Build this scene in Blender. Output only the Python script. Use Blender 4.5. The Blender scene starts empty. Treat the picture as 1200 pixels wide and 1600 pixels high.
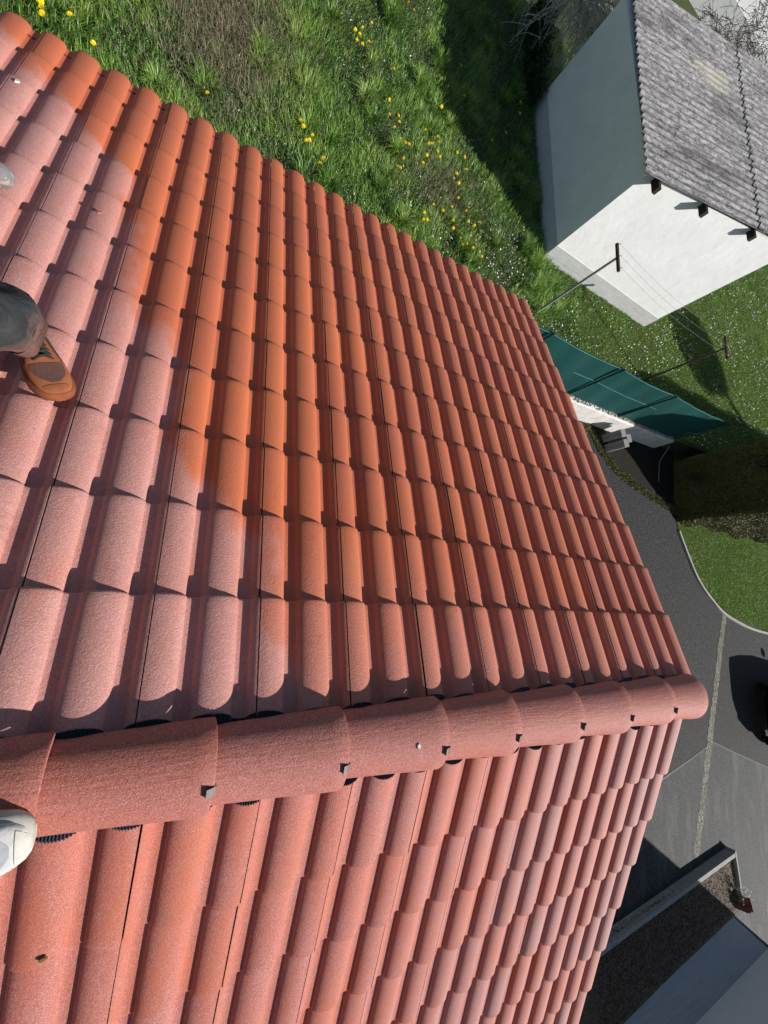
import bpy, math, random
import numpy as np
from mathutils import Vector, Matrix
rng = np.random.default_rng(7)
random.seed(7)
scene = bpy.context.scene
COL = scene.collection

# ---------------------------------------------------------------- camera
cam_d = bpy.data.cameras.new("Camera")
cam = bpy.data.objects.new("Camera", cam_d)
COL.objects.link(cam)
RC = Matrix(((0.8649893711624671, 0.05850806195670696, 0.49836752950210317),
             (-0.142804794934914, 0.9808131427618978, 0.13271160284288053),
             (-0.4810407241799355, -0.18596339874179374, 0.8567481753752638)))
M4 = RC.transposed().to_4x4()
M4.translation = Vector((0.0, 0.4241125, 1.2230221))
cam.matrix_world = M4
cam_d.sensor_fit = 'VERTICAL'
cam_d.sensor_height = 36.0
cam_d.lens = 36.0 * 639.89 / 1600.0
cam_d.clip_start = 0.02
cam_d.clip_end = 2000
scene.camera = cam

# ---------------------------------------------------------------- light
SUN_AZ = math.radians(-34.0)      # direction towards the sun, from +X
SUN_EL = math.radians(32.5)
w = bpy.data.worlds.new("World")
scene.world = w
w.use_nodes = True
nt = w.node_tree
nt.nodes.clear()
wo = nt.nodes.new('ShaderNodeOutputWorld')
bg = nt.nodes.new('ShaderNodeBackground')
sky = nt.nodes.new('ShaderNodeTexSky')
sky.sky_type = 'NISHITA'
sky.sun_disc = False
sky.sun_elevation = SUN_EL
sky.sun_rotation = math.radians(90) - SUN_AZ
sky.air_density = 1.0
sky.dust_density = 0.6
bg.inputs['Strength'].default_value = 0.060
nt.links.new(sky.outputs[0], bg.inputs[0])
nt.links.new(bg.outputs[0], wo.inputs[0])
sd = bpy.data.lights.new("Sun", 'SUN')
sd.energy = 5.0
sd.angle = math.radians(0.5)
sd.color = (1.0, 0.955, 0.90)
sun = bpy.data.objects.new("Sun", sd)
COL.objects.link(sun)
sdir = Vector((math.cos(SUN_EL) * math.cos(SUN_AZ), math.cos(SUN_EL) * math.sin(SUN_AZ), math.sin(SUN_EL)))
sun.rotation_euler = (-sdir).to_track_quat('-Z', 'Y').to_euler()
sun.location = (10, -10, 20)
vs = scene.view_settings
vs.view_transform = 'Standard'
vs.look = 'None'
vs.exposure = 0.25
vs.gamma = 1.0
vs.use_curve_mapping = False

# ---------------------------------------------------------------- helpers
class MB:
    def __init__(s):
        s.v = []; s.f = []; s.m = []; s.sm = []
    def add(s, vs_, fs, mi=0, smooth=False):
        o = len(s.v)
        s.v += [tuple(q) for q in vs_]
        for f in fs:
            s.f.append(tuple(i + o for i in f)); s.m.append(mi); s.sm.append(smooth)
    def box(s, c, d, rz=0.0, mi=0, M=None):
        cx, cy, cz = c; dx, dy, dz = (q / 2 for q in d)
        vv = []
        for x, y, z in ((-1,-1,-1),(1,-1,-1),(1,1,-1),(-1,1,-1),(-1,-1,1),(1,-1,1),(1,1,1),(-1,1,1)):
            p = Vector((x*dx, y*dy, z*dz))
            if M is not None: p = M @ p
            elif rz: p = Matrix.Rotation(rz, 3, 'Z') @ p
            vv.append((cx+p.x, cy+p.y, cz+p.z))
        s.add(vv, [(0,3,2,1),(4,5,6,7),(0,1,5,4),(1,2,6,5),(2,3,7,6),(3,0,4,7)], mi)
    def tube(s, pts, rad, n=8, mi=0, cap=True, smooth=True):
        pts = [Vector(p) for p in pts]
        if not hasattr(rad, '__len__'): rad = [rad]*len(pts)
        rings = []; up = None
        for i, p in enumerate(pts):
            t = (pts[min(i+1, len(pts)-1)] - pts[max(i-1, 0)]).normalized()
            if up is None:
                up = Vector((0,0,1)) if abs(t.z) < .9 else Vector((1,0,0))
            a = t.cross(up).normalized(); up = a.cross(t).normalized()
            rings.append([p + rad[i]*(math.cos(2*math.pi*k/n)*a + math.sin(2*math.pi*k/n)*up) for k in range(n)])
        o = len(s.v); vv = [q for r in rings for q in r]; ff = []
        for i in range(len(pts)-1):
            for k in range(n):
                ff.append((i*n+k, i*n+(k+1)%n, (i+1)*n+(k+1)%n, (i+1)*n+k))
        s.add(vv, ff, mi, smooth)
        if cap:
            m = len(rings)-1
            s.add(rings[0], [tuple(range(n))[::-1]], mi)
            s.add(rings[m], [tuple(range(n))], mi)
    def loft(s, rings, mi=0, cap=True, smooth=True, closed=True):
        n = len(rings[0]); ff = []
        for i in range(len(rings)-1):
            for k in range(n if closed else n-1):
                ff.append((i*n+k, i*n+(k+1)%n, (i+1)*n+(k+1)%n, (i+1)*n+k))
        s.add([q for r in rings for q in r], ff, mi, smooth)
        if cap:
            s.add(rings[0], [tuple(range(n))[::-1]], mi); s.add(rings[-1], [tuple(range(n))], mi)
    def prism(s, poly, z0, z1, mi=0):
        n = len(poly)
        vv = [(x, y, z0) for x, y in poly] + [(x, y, z1) for x, y in poly]
        ff = [tuple(range(n))[::-1], tuple(range(n, 2*n))] + [(i, (i+1)%n, n+(i+1)%n, n+i) for i in range(n)]
        s.add(vv, ff, mi)
    def build(s, name, mats, parent=None, **kw):
        me = bpy.data.meshes.new(name)
        me.from_pydata(s.v, [], s.f)
        if not isinstance(mats, (list, tuple)): mats = [mats]
        for m in mats: me.materials.append(m)
        me.polygons.foreach_set('material_index', s.m)
        me.polygons.foreach_set('use_smooth', s.sm)
        me.update()
        o = bpy.data.objects.new(name, me)
        COL.objects.link(o)
        if parent is not None: o.parent = parent
        return tag(o, **kw)

def tag(o, label=None, cat=None, group=None, kind=None):
    if label: o['label'] = label
    if cat: o['category'] = cat
    if group: o['group'] = group
    if kind: o['kind'] = kind
    return o

def empty(name, loc, rz=0.0, **kw):
    e = bpy.data.objects.new(name, None)
    e.empty_display_size = 0.1
    e.location = loc; e.rotation_euler = (0, 0, rz)
    COL.objects.link(e)
    return tag(e, **kw)

def world_child(o, parent):           # parent while keeping world coordinates of the mesh
    o.parent = parent
    o.matrix_parent_inverse = Matrix.Translation(parent.location).inverted() if parent.rotation_euler.z == 0 else (Matrix.Translation(parent.location) @ parent.rotation_euler.to_matrix().to_4x4()).inverted()
    return o

# ---------------------------------------------------------------- materials
class NT:
    def __init__(s, name):
        s.mat = bpy.data.materials.new(name); s.mat.use_nodes = True
        s.t = s.mat.node_tree; s.N = s.t.nodes; s.L = s.t.links
        s.b = s.N['Principled BSDF']; s.o = s.N['Material Output']
        s.b.inputs['Specular IOR Level'].default_value = 0.3
        s.b.inputs['Roughness'].default_value = 0.8
        s._pos = None
    def n(s, typ, **kw):
        x = s.N.new(typ)
        for k, v in kw.items(): setattr(x, k, v)
        return x
    def lk(s, a, b): s.L.new(a, b)
    def pos(s):
        if s._pos is None: s._pos = s.n('ShaderNodeNewGeometry').outputs['Position']
        return s._pos
    def mapped(s, scale=(1,1,1), rot=(0,0,0), vec=None):
        m = s.n('ShaderNodeMapping'); m.inputs['Scale'].default_value = scale; m.inputs['Rotation'].default_value = rot
        s.lk(vec or s.pos(), m.inputs['Vector']); return m.outputs[0]
    def noise(s, scale, detail=4, rough=.6, vec=None, dist=0.0, col=False):
        x = s.n('ShaderNodeTexNoise'); x.inputs['Scale'].default_value = scale; x.inputs['Detail'].default_value = detail
        x.inputs['Roughness'].default_value = rough; x.inputs['Distortion'].default_value = dist
        s.lk(vec or s.pos(), x.inputs['Vector']); return x.outputs['Color' if col else 'Fac']
    def voro(s, scale, vec=None, feature='F1', out='Distance', rnd=1.0):
        x = s.n('ShaderNodeTexVoronoi', feature=feature); x.inputs['Scale'].default_value = scale
        x.inputs['Randomness'].default_value = rnd
        s.lk(vec or s.pos(), x.inputs['Vector']); return x.outputs[out]
    def ramp(s, fac, stops, interp='LINEAR'):
        r = s.n('ShaderNodeValToRGB'); e = r.color_ramp.elements; r.color_ramp.interpolation = interp
        while len(e) < len(stops): e.new(.5)
        for i, (p, c) in enumerate(stops):
            e[i].position = p; e[i].color = (*c, 1) if hasattr(c, '__len__') else (c, c, c, 1)
        s.lk(fac, r.inputs[0]); return r.outputs[0]
    def mix(s, fac, a, b, mode='MIX'):
        m = s.n('ShaderNodeMix', data_type='RGBA', blend_type=mode)
        for i, v in ((0, fac), (6, a), (7, b)):
            if isinstance(v, (int, float)): m.inputs[i].default_value = v
            elif isinstance(v, tuple): m.inputs[i].default_value = (*v, 1)
            else: s.lk(v, m.inputs[i])
        return m.outputs[2]
    def math(s, op, a, b=0.0, c=0.0, clamp=False):
        m = s.n('ShaderNodeMath', operation=op, use_clamp=clamp)
        for i, v in enumerate((a, b, c)):
            if isinstance(v, (int, float)): m.inputs[i].default_value = v
            else: s.lk(v, m.inputs[i])
        return m.outputs[0]
    def bump(s, h, strength=.3, dist=.01, prev=None):
        b = s.n('ShaderNodeBump'); b.inputs['Strength'].default_value = strength; b.inputs['Distance'].default_value = dist
        s.lk(h, b.inputs['Height'])
        if prev is not None: s.lk(prev, b.inputs['Normal'])
        s.lk(b.outputs[0], s.b.inputs['Normal']); return b.outputs[0]
    def base(s, c):
        if isinstance(c, tuple): s.b.inputs['Base Color'].default_value = (*c, 1)
        else: s.lk(c, s.b.inputs['Base Color'])
        return s
    def rough(s, v): s.b.inputs['Roughness'].default_value = v; return s

def simple(name, c, rough=.7, metal=0.0, var=.25, scale=20, bump=.2, bscale=150, bdist=.002, spec=.3):
    m = NT(name)
    f = m.noise(scale, 4)
    m.base(m.mix(1.0, c, m.ramp(f, [(.25, 1-var), (.75, 1.0+0*var)]), 'MULTIPLY') if var else c)
    m.b.inputs['Roughness'].default_value = rough; m.b.inputs['Metallic'].default_value = metal
    m.b.inputs['Specular IOR Level'].default_value = spec
    if bump: m.bump(m.noise(bscale, 3), bump, bdist)
    return m.mat

ORANGE = (0.60, 0.155, 0.058)
def tile_mat(name, mode):
    m = NT(name)
    sep = m.n('ShaderNodeSeparateXYZ'); m.lk(m.pos(), sep.inputs[0]); X, Y = sep.outputs[0], sep.outputs[1]
    fine = m.noise(420, 3, .7)
    mid = m.noise(60, 4, .6)
    big = m.noise(2.2, 4, .6)
    at = m.n('ShaderNodeAttribute', attribute_name='tv'); tv = at.outputs['Fac']
    # fresh terracotta coating
    clean = m.mix(m.ramp(big, [(.35, 0), (.7, 1)]), ORANGE, (0.52, 0.128, 0.060))
    clean = m.mix(m.math('MULTIPLY', tv, .45), clean, (0.38, 0.09, 0.055))
    clean = m.mix(m.math('MULTIPLY', m.ramp(fine, [(.35, 0), (.75, 1)]), .35), clean, (0.68, 0.27, 0.16))
    # dried pink dust film
    dusty = m.mix(m.ramp(mid, [(.3, 0), (.72, 1)]), (0.40, 0.122, 0.092), (0.49, 0.200, 0.168))
    dusty = m.mix(m.math('MULTIPLY', m.ramp(fine, [(.50, 0), (.60, 1)]), .75), dusty, (0.80, 0.53, 0.48))
    dusty = m.mix(m.math('MULTIPLY', m.ramp(m.noise(230, 3), [(.34, 1), (.47, 0)]), .6), dusty, (0.36, 0.085, 0.06))
    if mode == 'upper': dusty = m.mix(.35, dusty, (0.66, 0.37, 0.34))
    if mode != 'upper': dusty = m.mix(1.0, dusty, (.86, .76, .76), 'MULTIPLY'); clean = m.mix(1.0, clean, (.84, .76, .80), 'MULTIPLY')
    streak = m.noise(14, 4, .65, vec=m.mapped((1, .22, .22)))
    if mode == 'upper':
        # where the dust film ends: a wandering line running up the slope
        fc = m.n('ShaderNodeFloatCurve')
        pts = [(0.16, .52), (.45, .40), (.67, .30), (.88, .10), (1.22, .04), (1.48, -.15), (1.78, -.2), (2.31, -.24), (2.56, -.55), (2.98, -.94), (3.3, -1.15)]
        ym = m.math('DIVIDE', Y, 3.3, clamp=True); m.lk(ym, fc.inputs['Value'])
        cv = fc.mapping.curves[0]
        while len(cv.points) < len(pts): cv.points.new(.5, .5)
        for q, (y, x) in zip(cv.points, pts): q.location = (y/3.3, (x+1.3)/2.0); q.handle_type = 'VECTOR'
        fc.mapping.update()
        edge = m.math('SUBTRACT', m.math('MULTIPLY', fc.outputs[0], 2.0), 1.3)
        d = m.math('SUBTRACT', edge, X)
        d = m.math('ADD', d, m.math('MULTIPLY', m.math('SUBTRACT', m.noise(3.2, 3, .5), .5), .5))
        d = m.math('ADD', d, m.math('MULTIPLY', m.math('SUBTRACT', tv, .5), .10))
        d = m.math('ADD', d, m.math('MULTIPLY', m.math('SUBTRACT', m.noise(20, 4, .65, vec=m.mapped((1, .25, .25))), .5), .22))
        mask = m.ramp(d, [(0.0, 0), (.09, .8), (.35, 1)])
        mask = m.math('MULTIPLY', mask, m.ramp(m.noise(13, 4, .7, vec=m.mapped((1.3, .3, .3))), [(.30, .72), (.52, 1)]))
        # a thinner bloom returns next to the ridge
        rb = m.ramp(m.math('ADD', m.math('MULTIPLY', m.math('SUBTRACT', .62, Y), 1.0), m.math('MULTIPLY', m.math('SUBTRACT', streak, .5), .5)), [(0.0, 0), (.5, .42)])
        mask = m.math('MAXIMUM', mask, rb)
        fr = m.ramp(m.math('ADD', m.math('MULTIPLY', X, .28), m.math('MULTIPLY', m.math('SUBTRACT', streak, .5), .5)), [(.2, .0), (.9, .26)])
        mask = m.math('MAXIMUM', mask, fr)
    elif mode == 'lower':
        a = m.ramp(m.math('ADD', m.math('MULTIPLY', streak, .85), m.math('MULTIPLY', tv, .13)), [(.30, .25), (.62, .98)])
        near = m.ramp(m.math('ADD', Y, m.math('MULTIPLY', m.math('SUBTRACT', m.noise(6, 3), .5), .35)), [(0, 0), (1, 1)])
        far = m.ramp(m.math('MULTIPLY', X, .36), [(.25, 0), (.95, 1)])
        mask = a
        dusty = m.mix(m.math('MULTIPLY', far, .55), dusty, (0.50, 0.27, 0.25))
        dusty = m.mix(m.math('MULTIPLY', m.math('MULTIPLY', far, tv), .45), dusty, (0.36, 0.24, 0.235))
    else:
        mask = m.ramp(m.math('ADD', m.math('MULTIPLY', m.noise(9, 4, .6, vec=m.mapped((.35, 1, 1))), .8), m.math('MULTIPLY', tv, .08)), [(.22, .55), (.55, .9)])
    col = m.mix(mask, clean, dusty)
    # small scratches and specks of dirt
    sp = m.ramp(m.voro(16), [(.035, 1), (.05, 0)])
    col = m.mix(m.math('MULTIPLY', sp, .35), col, (.30, .09, .06))
    sp2 = m.ramp(m.voro(23, vec=m.mapped((1, 1.4, 1.2), (.4, .2, .7))), [(.03, 1), (.045, 0)])
    col = m.mix(m.math('MULTIPLY', sp2, .5), col, (.85, .72, .68))
    col = m.mix(m.math('MULTIPLY', m.ramp(m.noise(7, 5, .75), [(.56, 0), (.72, .5)]), m.ramp(m.noise(60, 4, .7), [(.4, 0), (.6, 1)])), col, (.24, .085, .06))
    m.base(col)
    m.lk(m.ramp(mask, [(0, .58), (1, .72)]), m.b.inputs['Roughness'])
    m.b.inputs['Specular IOR Level'].default_value = .35
    b1 = m.bump(m.noise(150, 4, .75), .6, .004)
    grime = None
    if mode == 'ridge':
        wv = m.n('ShaderNodeTexNoise'); wv.inputs['Scale'].default_value = 60; m.lk(m.mapped((.12, 1.6, 1.6)), wv.inputs['Vector'])
        m.bump(wv.outputs['Fac'], .45, .004, b1)
    return m.mat

MT_UP = tile_mat('terracotta_upper', 'upper')
MT_LO = tile_mat('terracotta_lower', 'lower')
MT_RI = tile_mat('terracotta_ridge', 'ridge')
M_VENT = simple('dark_vent_strip', (0.045, 0.06, 0.085), .35, .3, .2)
M_CLIP = simple('steel_clip', (0.12, 0.10, 0.095), .5, .6, .3, bump=.05)
M_CLIPD = simple('dark_clip_shadow', (0.05, 0.045, 0.045), .6)
M_FASC = simple('brown_fascia', (0.16, 0.05, 0.035), .6)
M_RENDER = simple('cream_render', (0.62, 0.58, 0.50), .9, 0, .12, 6, .4, 90, .004)

# ---------------------------------------------------------------- our roof
A = 0.3549; CA, SA = math.cos(A), math.sin(A)
G_ = 0.30444
def U(x, s, h): return (x, s*CA + h*SA, -s*SA + h*CA)      # upper slope point
def Lw(x, s, h): return (x, -(s*CA + h*SA), -s*SA + h*CA)  # lower slope point
RY = -0.055                                                 # axis of the ridge tiles
HR = 0.0295; RA = .0555; JH = .0250
def rollh(u, c):                                            # height of a roll centred at c
    q = 1 - ((u-c)/RA)**2
    return HR*math.sqrt(q)**.9 if q > 0 else 0.0
def arc(c, t0, t1, n):
    return [(c - RA*math.cos(t0+(t1-t0)*k/n), rollh(c - RA*math.cos(t0+(t1-t0)*k/n), c)) for k in range(n+1)]
def prof_pts(nroll=2):
    """cross profile (u, h); the joint line sits at u = 0 on the flank of the first roll"""
    P = [(0.0, rollh(0, .0285))] + arc(.0285, 1.25, math.pi-.10, 9) + [(.0845, .0012)]
    for k in range(1, nroll):
        c = .0285 + .15*k
        P += [(c-.0900, 0.0), (c-.075, -.0008), (c-.060, .0005)]
        P += arc(c, .10, math.pi-.10, 13) + [(c+RA+.0005, .0012)]
    return P
def std_profile():
    P = prof_pts(2)
    c = .3285
    P += [(c-.0900, 0.0), (c-.075, -.0008), (c-.060, .0005)] + [q for q in arc(c, .10, math.pi-.10, 26) if q[0] < .2950]
    P += [(.2962, P[-1][1]+.0006), (.2976, P[-1][1]-.002), (.2978, .004)]
    return P
def verge_profile_up():
    P = prof_pts(3)
    P += [(.3890, .0), (.3915, -.004), (.392, -.03), (.392, -.07)]
    return P
def verge_profile_lo():
    return None
STEP = .0165; THICK = .016
def add_tile(mb, fn, xj, sgn, s_top, s_low, prof, tv, tvs, cut_top=None, jx=0., jh=0., jrot=0.):
    """one tile: profile swept down the slope, lip face at its lower end"""
    FR = (0, .25, .5, .75, .93, .985, 1.0); ns = len(FR)-1
    n = len(prof); vv = []
    full = s_low - s_top
    for i in range(ns+1):
        fr = FR[i]; s = s_top + full*fr
        k = (s - (s_low - .30))/.30
        tilt = -STEP*(1-k)
        edge = 0.0
        if i == ns: edge = -.0015
        for (u, h) in prof:
            vv.append(fn(xj + sgn*u + jx + jrot*(s-s_low), s, h - JH + tilt + jh + edge))
    # small rounding at the nose, then the lip
    for (u, h) in prof: vv.append(fn(xj + sgn*u + jx, s_low+.0035, h - JH + jh - .006))
    for (u, h) in prof: vv.append(fn(xj + sgn*u + jx, s_low+.0025, h - JH + jh - THICK - .012))
    ff = []
    flip = (sgn < 0) != (fn is Lw)
    for i in range(ns+2):
        for k in range(n-1):
            q = (i*n+k, i*n+k+1, (i+1)*n+k+1, (i+1)*n+k)
            ff.append(q if flip else q[::-1])
    o = len(mb.v)
    mb.add(vv, ff, 0, True)
    tvs += [tv]*len(vv)

house = empty('tiled_house', (-1.5, 0, -4.2767), label='house under the photographer with orange and dusty pink double roll concrete roof tiles', cat='house')
def put(mb, name, mats, parent=house, **kw):
    o = mb.build(name, mats, None, **kw)
    if parent: world_child(o, parent)
    return o
def with_tv(o, tvs):
    a = o.data.attributes.new('tv', 'FLOAT', 'POINT'); a.data.foreach_set('value', np.array(tvs, dtype=np.float32))
def smooth_by_angle(o, ang=40):
    try: o.data.set_sharp_from_angle(angle=math.radians(ang))
    except Exception: pass

X0U, S1U = -0.2676, 0.4003
X0L, S1L = 0.0811, 0.5592
SP = std_profile(); VP = verge_profile_up()
mb = MB(); tvs = []
for r in range(0, 11):
    sl = S1U + G_*r; st = sl - G_ - .05
    if r == 0: st = .05
    for c in range(-14, 10):
        tv = random.random()
        add_tile(mb, U, X0U + .3*c, 1, st, sl, VP if c == 9 else SP, tv, tvs, jx=random.uniform(-.0006, .0006), jh=random.uniform(-.0008, .0008), jrot=random.uniform(-.003, .003))
roof_u = put(mb, 'roof_slope', MT_UP, label='north slope of roof tiles, orange with a dusty pink area'); with_tv(roof_u, tvs); smooth_by_angle(roof_u, 50)
mb = MB(); tvs = []
for r in range(0, 10):
    sl = S1L + G_*r; st = sl - G_ - .05
    if r == 0: st = .06
    for c in range(-13, 10):
        tv = random.random()
        prof = SP
        if c == 9:
            pass
        add_tile(mb, Lw, X0L + .3*c, -1, st, sl, prof, tv, tvs, jx=random.uniform(-.0006, .0006), jh=random.uniform(-.0008, .0008), jrot=random.uniform(-.003, .003))
    # verge flange of the last tile
    x = X0L + 2.7
    vv = []
    for s_, e in ((st, -STEP*.9), (sl, 0.0)):
        for (u, h) in ((0, .020), (.006, .012), (.009, -.012), (.009, -.06)): vv.append(Lw(x+u, s_, h-JH+e))
    mb.add(vv, [(0, 1, 5, 4), (1, 2, 6, 5), (2, 3, 7, 6)], 0, True); tvs += [.5]*8
roof_l = put(mb, 'roof_slope', MT_LO, label='sunny slope of roof tiles, dusty pink all over'); with_tv(roof_l, tvs); smooth_by_angle(roof_l, 50)

# closed deck added below the tiles to stop light leaks, walls, fascia
mb = MB()
XE = 2.70
for fn in (U, Lw):
    q = [fn(-4.6, 0.0, -.085), fn(XE+.09, 0.0, -.085), fn(XE+.09, 3.36, -.085), fn(-4.6, 3.36, -.085)]
    q2 = [fn(-4.6, 0.0, -.11), fn(XE+.09, 0.0, -.11), fn(XE+.09, 3.36, -.11), fn(-4.6, 3.36, -.11)]
    mb.add(q+q2, [(0,1,2,3),(4,7,6,5),(1,5,6,2),(2,6,7,3),(3,7,4,0)])
put(mb, 'light_stop_deck', simple('light_stop_boards', (.22,.15,.10), .8))
for fn in (U, Lw):
    mb = MB(); p = fn(0, 3.385, -.10)
    mb.box(((-4.6+XE+.1)/2, p[1], p[2]), (XE+.1+4.6, .022, .15))
    put(mb, 'fascia_board', M_FASC)
# barge board under the verge
for fn in (U, Lw):
    mb = MB()
    a_, b_, c_, d_ = fn(XE+.085, .0, -.055), fn(XE+.085, 3.38, -.055), fn(XE+.085, 3.38, -.20), fn(XE+.085, .0, -.20)
    o_ = [(q[0]+.02, q[1], q[2]) for q in (a_, b_, c_, d_)]
    mb.add([a_, b_, c_, d_]+o_, [(0,1,2,3),(4,7,6,5),(0,4,5,1),(1,5,6,2),(2,6,7,3)])
    put(mb, 'barge_board', M_FASC)
GG = -4.277; GD = -4.777           # garden level, driveway level
mb = MB()
yo, yi = 2.9, 2.9; zt = -yo*SA/CA - .12
pr = [(-yo, GD-.3), (yo, GD-.3), (yo, zt), (0, -.125), (-yo, zt)]
vv = [(-4.4, y, z) for y, z in pr] + [(2.5, y, z) for y, z in pr]
mb.add(vv, [(0,1,2,3,4)[::-1], (5,6,7,8,9)] + [(i, (i+1)%5, 5+(i+1)%5, 5+i) for i in range(5)])
put(mb, 'wall', M_RENDER)

# black ribbed ventilation strip draped over the tile tops under the ridge tiles
def tile_h(x, upper):
    """height of the first course at across position x (near ridge)"""
    u = (x - X0U) % .3 if upper else (X0L - x) % .3
    P = SP
    for (a0, h0), (a1, h1) in zip(P[:-1], P[1:]):
        if a0 <= u <= a1: return h0 + (h1-h0)*(u-a0)/max(1e-6, a1-a0)
    return .01
for upper in (True, False):
    mb = MB(); fn = U if upper else Lw
    smax = .056 if upper else .196
    dx = .0035; xs = np.arange(-1.3, 2.62, dx)
    nS = 5; vv = []
    for i, x in enumerate(xs):
        rib = .004*(1 if i % 2 else -1)
        for j in range(nS):
            s = .03 + (smax - .03)*j/(nS-1)
            if j == nS-1 : s += (.014 if upper else .024)*(tile_h(x, upper)/HR) + .005*math.sin(x*9)
            sl_top = (S1U if upper else S1L)
            tilt = -STEP*(1-(s-(sl_top-.30))/.30)
            vv.append(fn(x, s, tile_h(x, upper) - JH + tilt + .0065 + rib*(.7)))
    n = nS
    ff = [(i*n+j, i*n+j+1, (i+1)*n+j+1, (i+1)*n+j) for i in range(len(xs)-1) for j in range(n-1)]
    mb.add(vv, ff)
    put(mb, 'ridge_vent_strip', M_VENT)

# ridge tiles, each lapped over the next one to its right
RJ = [-1.57, -1.20, -.84, -.48, -.127, .219, .583, .950, 1.288, 1.668, 2.02, 2.40, 2.715]
ZB = -.034
RH = .80
def ridge_ring(x, r, z0, n=26, thick=0.0):
    out = []
    for k in range(n+1):
        t = math.pi*k/n
        c, s_ = math.cos(t), math.sin(t)
        out.append((x, RY + (r-thick)*1.0*c, ZB + z0 + (r*RH-thick)*s_ if s_ > 1e-6 else ZB + z0))
    return out
for i in range(len(RJ)-1):
    xa, xb = RJ[i], RJ[i+1]
    last = i == len(RJ)-2
    mb = MB(); tvs = []
    rA, rB = .097, .1165
    lift = .0
    rings = [ridge_ring(xa-.045, rA-.001, .0), ridge_ring(xa+.02, rA+.0005, .001), ridge_ring(xa+(xb-xa)*.5, (rA+rB)/2, .004),
             ridge_ring(xb-.05, rB-.001, .008), ridge_ring(xb-.006, rB+.0005, .0095)]
    if not last:
        rings += [ridge_ring(xb-.001, rB-.0015, .0095), ridge_ring(xb, rB-.005, .0095), ridge_ring(xb, rB-.017, .0095), ridge_ring(xb-.04, rB-.017, .0095)]
    else:
        for k in range(1, 9):
            t = k/8*math.pi/2
            rr = rB*math.cos(t*.93)
            ring = ridge_ring(xb-.006+.045*math.sin(t), max(rr, .012), .0095)
            rings.append(ring)
    jit = random.uniform(-.003, .003); jz = random.uniform(-.001, .002)
    rings = [[(x, y+jit, z+jz) for x, y, z in R_] for R_ in rings]
    mb.loft([R_[::-1] for R_ in rings], cap=False, closed=False)
    o = put(mb, 'ridge_tile', MT_RI, label='rounded ridge end cap tile over the gable' if last else None)
    tvv = random.random(); with_tv(o, [tvv]*len(mb.v)); smooth_by_angle(o, 45)
    if not last and i >= 3:
        mb = MB()
        cz = ZB + .0095 + rB*1.06
        ang = math.radians(104) if i > 3 else math.radians(128)
        def cp(x, dr):   # point on the flank of the ridge tile
            return (x, RY + (rB*1.0+dr)*math.cos(ang), ZB + .0095 + (rB*RH+dr)*math.sin(ang))
        wv = .0115 if i > 3 else .02
        th = math.cos(ang)
        def strip(x, dr, half):
            ty, tz = -math.sin(ang), math.cos(ang)
            p = cp(x, dr)
            return [(p[0], p[1]+ty*half, p[2]+tz*half), (p[0], p[1]-ty*half, p[2]-tz*half)]
        path = [(xb-.020, .0015), (xb-.018, .010), (xb-.010, .0075), (xb-.002, .004), (xb+.004, .001), (xb+.004, -.012)]
        vv = []
        for x, dr in path: vv += strip(x, dr, wv)
        for x, dr in path: vv += strip(x+.0004, dr-.0014, wv)
        m_ = len(path)*2
        ff = [(2*k, 2*k+1, 2*k+3, 2*k+2) for k in range(len(path)-1)] + [(m_+2*k+1, m_+2*k, m_+2*k+2, m_+2*k+3) for k in range(len(path)-1)]
        ff += [(2*k, 2*k+2, m_+2*k+2, m_+2*k) for k in range(len(path)-1)] + [(2*k+3, 2*k+1, m_+2*k+1, m_+2*k+3) for k in range(len(path)-1)]
        mb.add(vv, ff)
        c_ = mb.build('ridge_clip', M_CLIP, o)
        # o carries an inverse-parent offset, child coordinates are the same world ones
        c_.matrix_parent_inverse = Matrix.Identity(4)

# ---------------------------------------------------------------- ground surfaces
def sheet(name, poly, z, mat, kind='structure', sub=None):
    mb = MB(); n = len(poly)
    mb.add([(x, y, z) for x, y in poly], [tuple(range(n))])
    return mb.build(name, mat, None, kind=kind)

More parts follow.
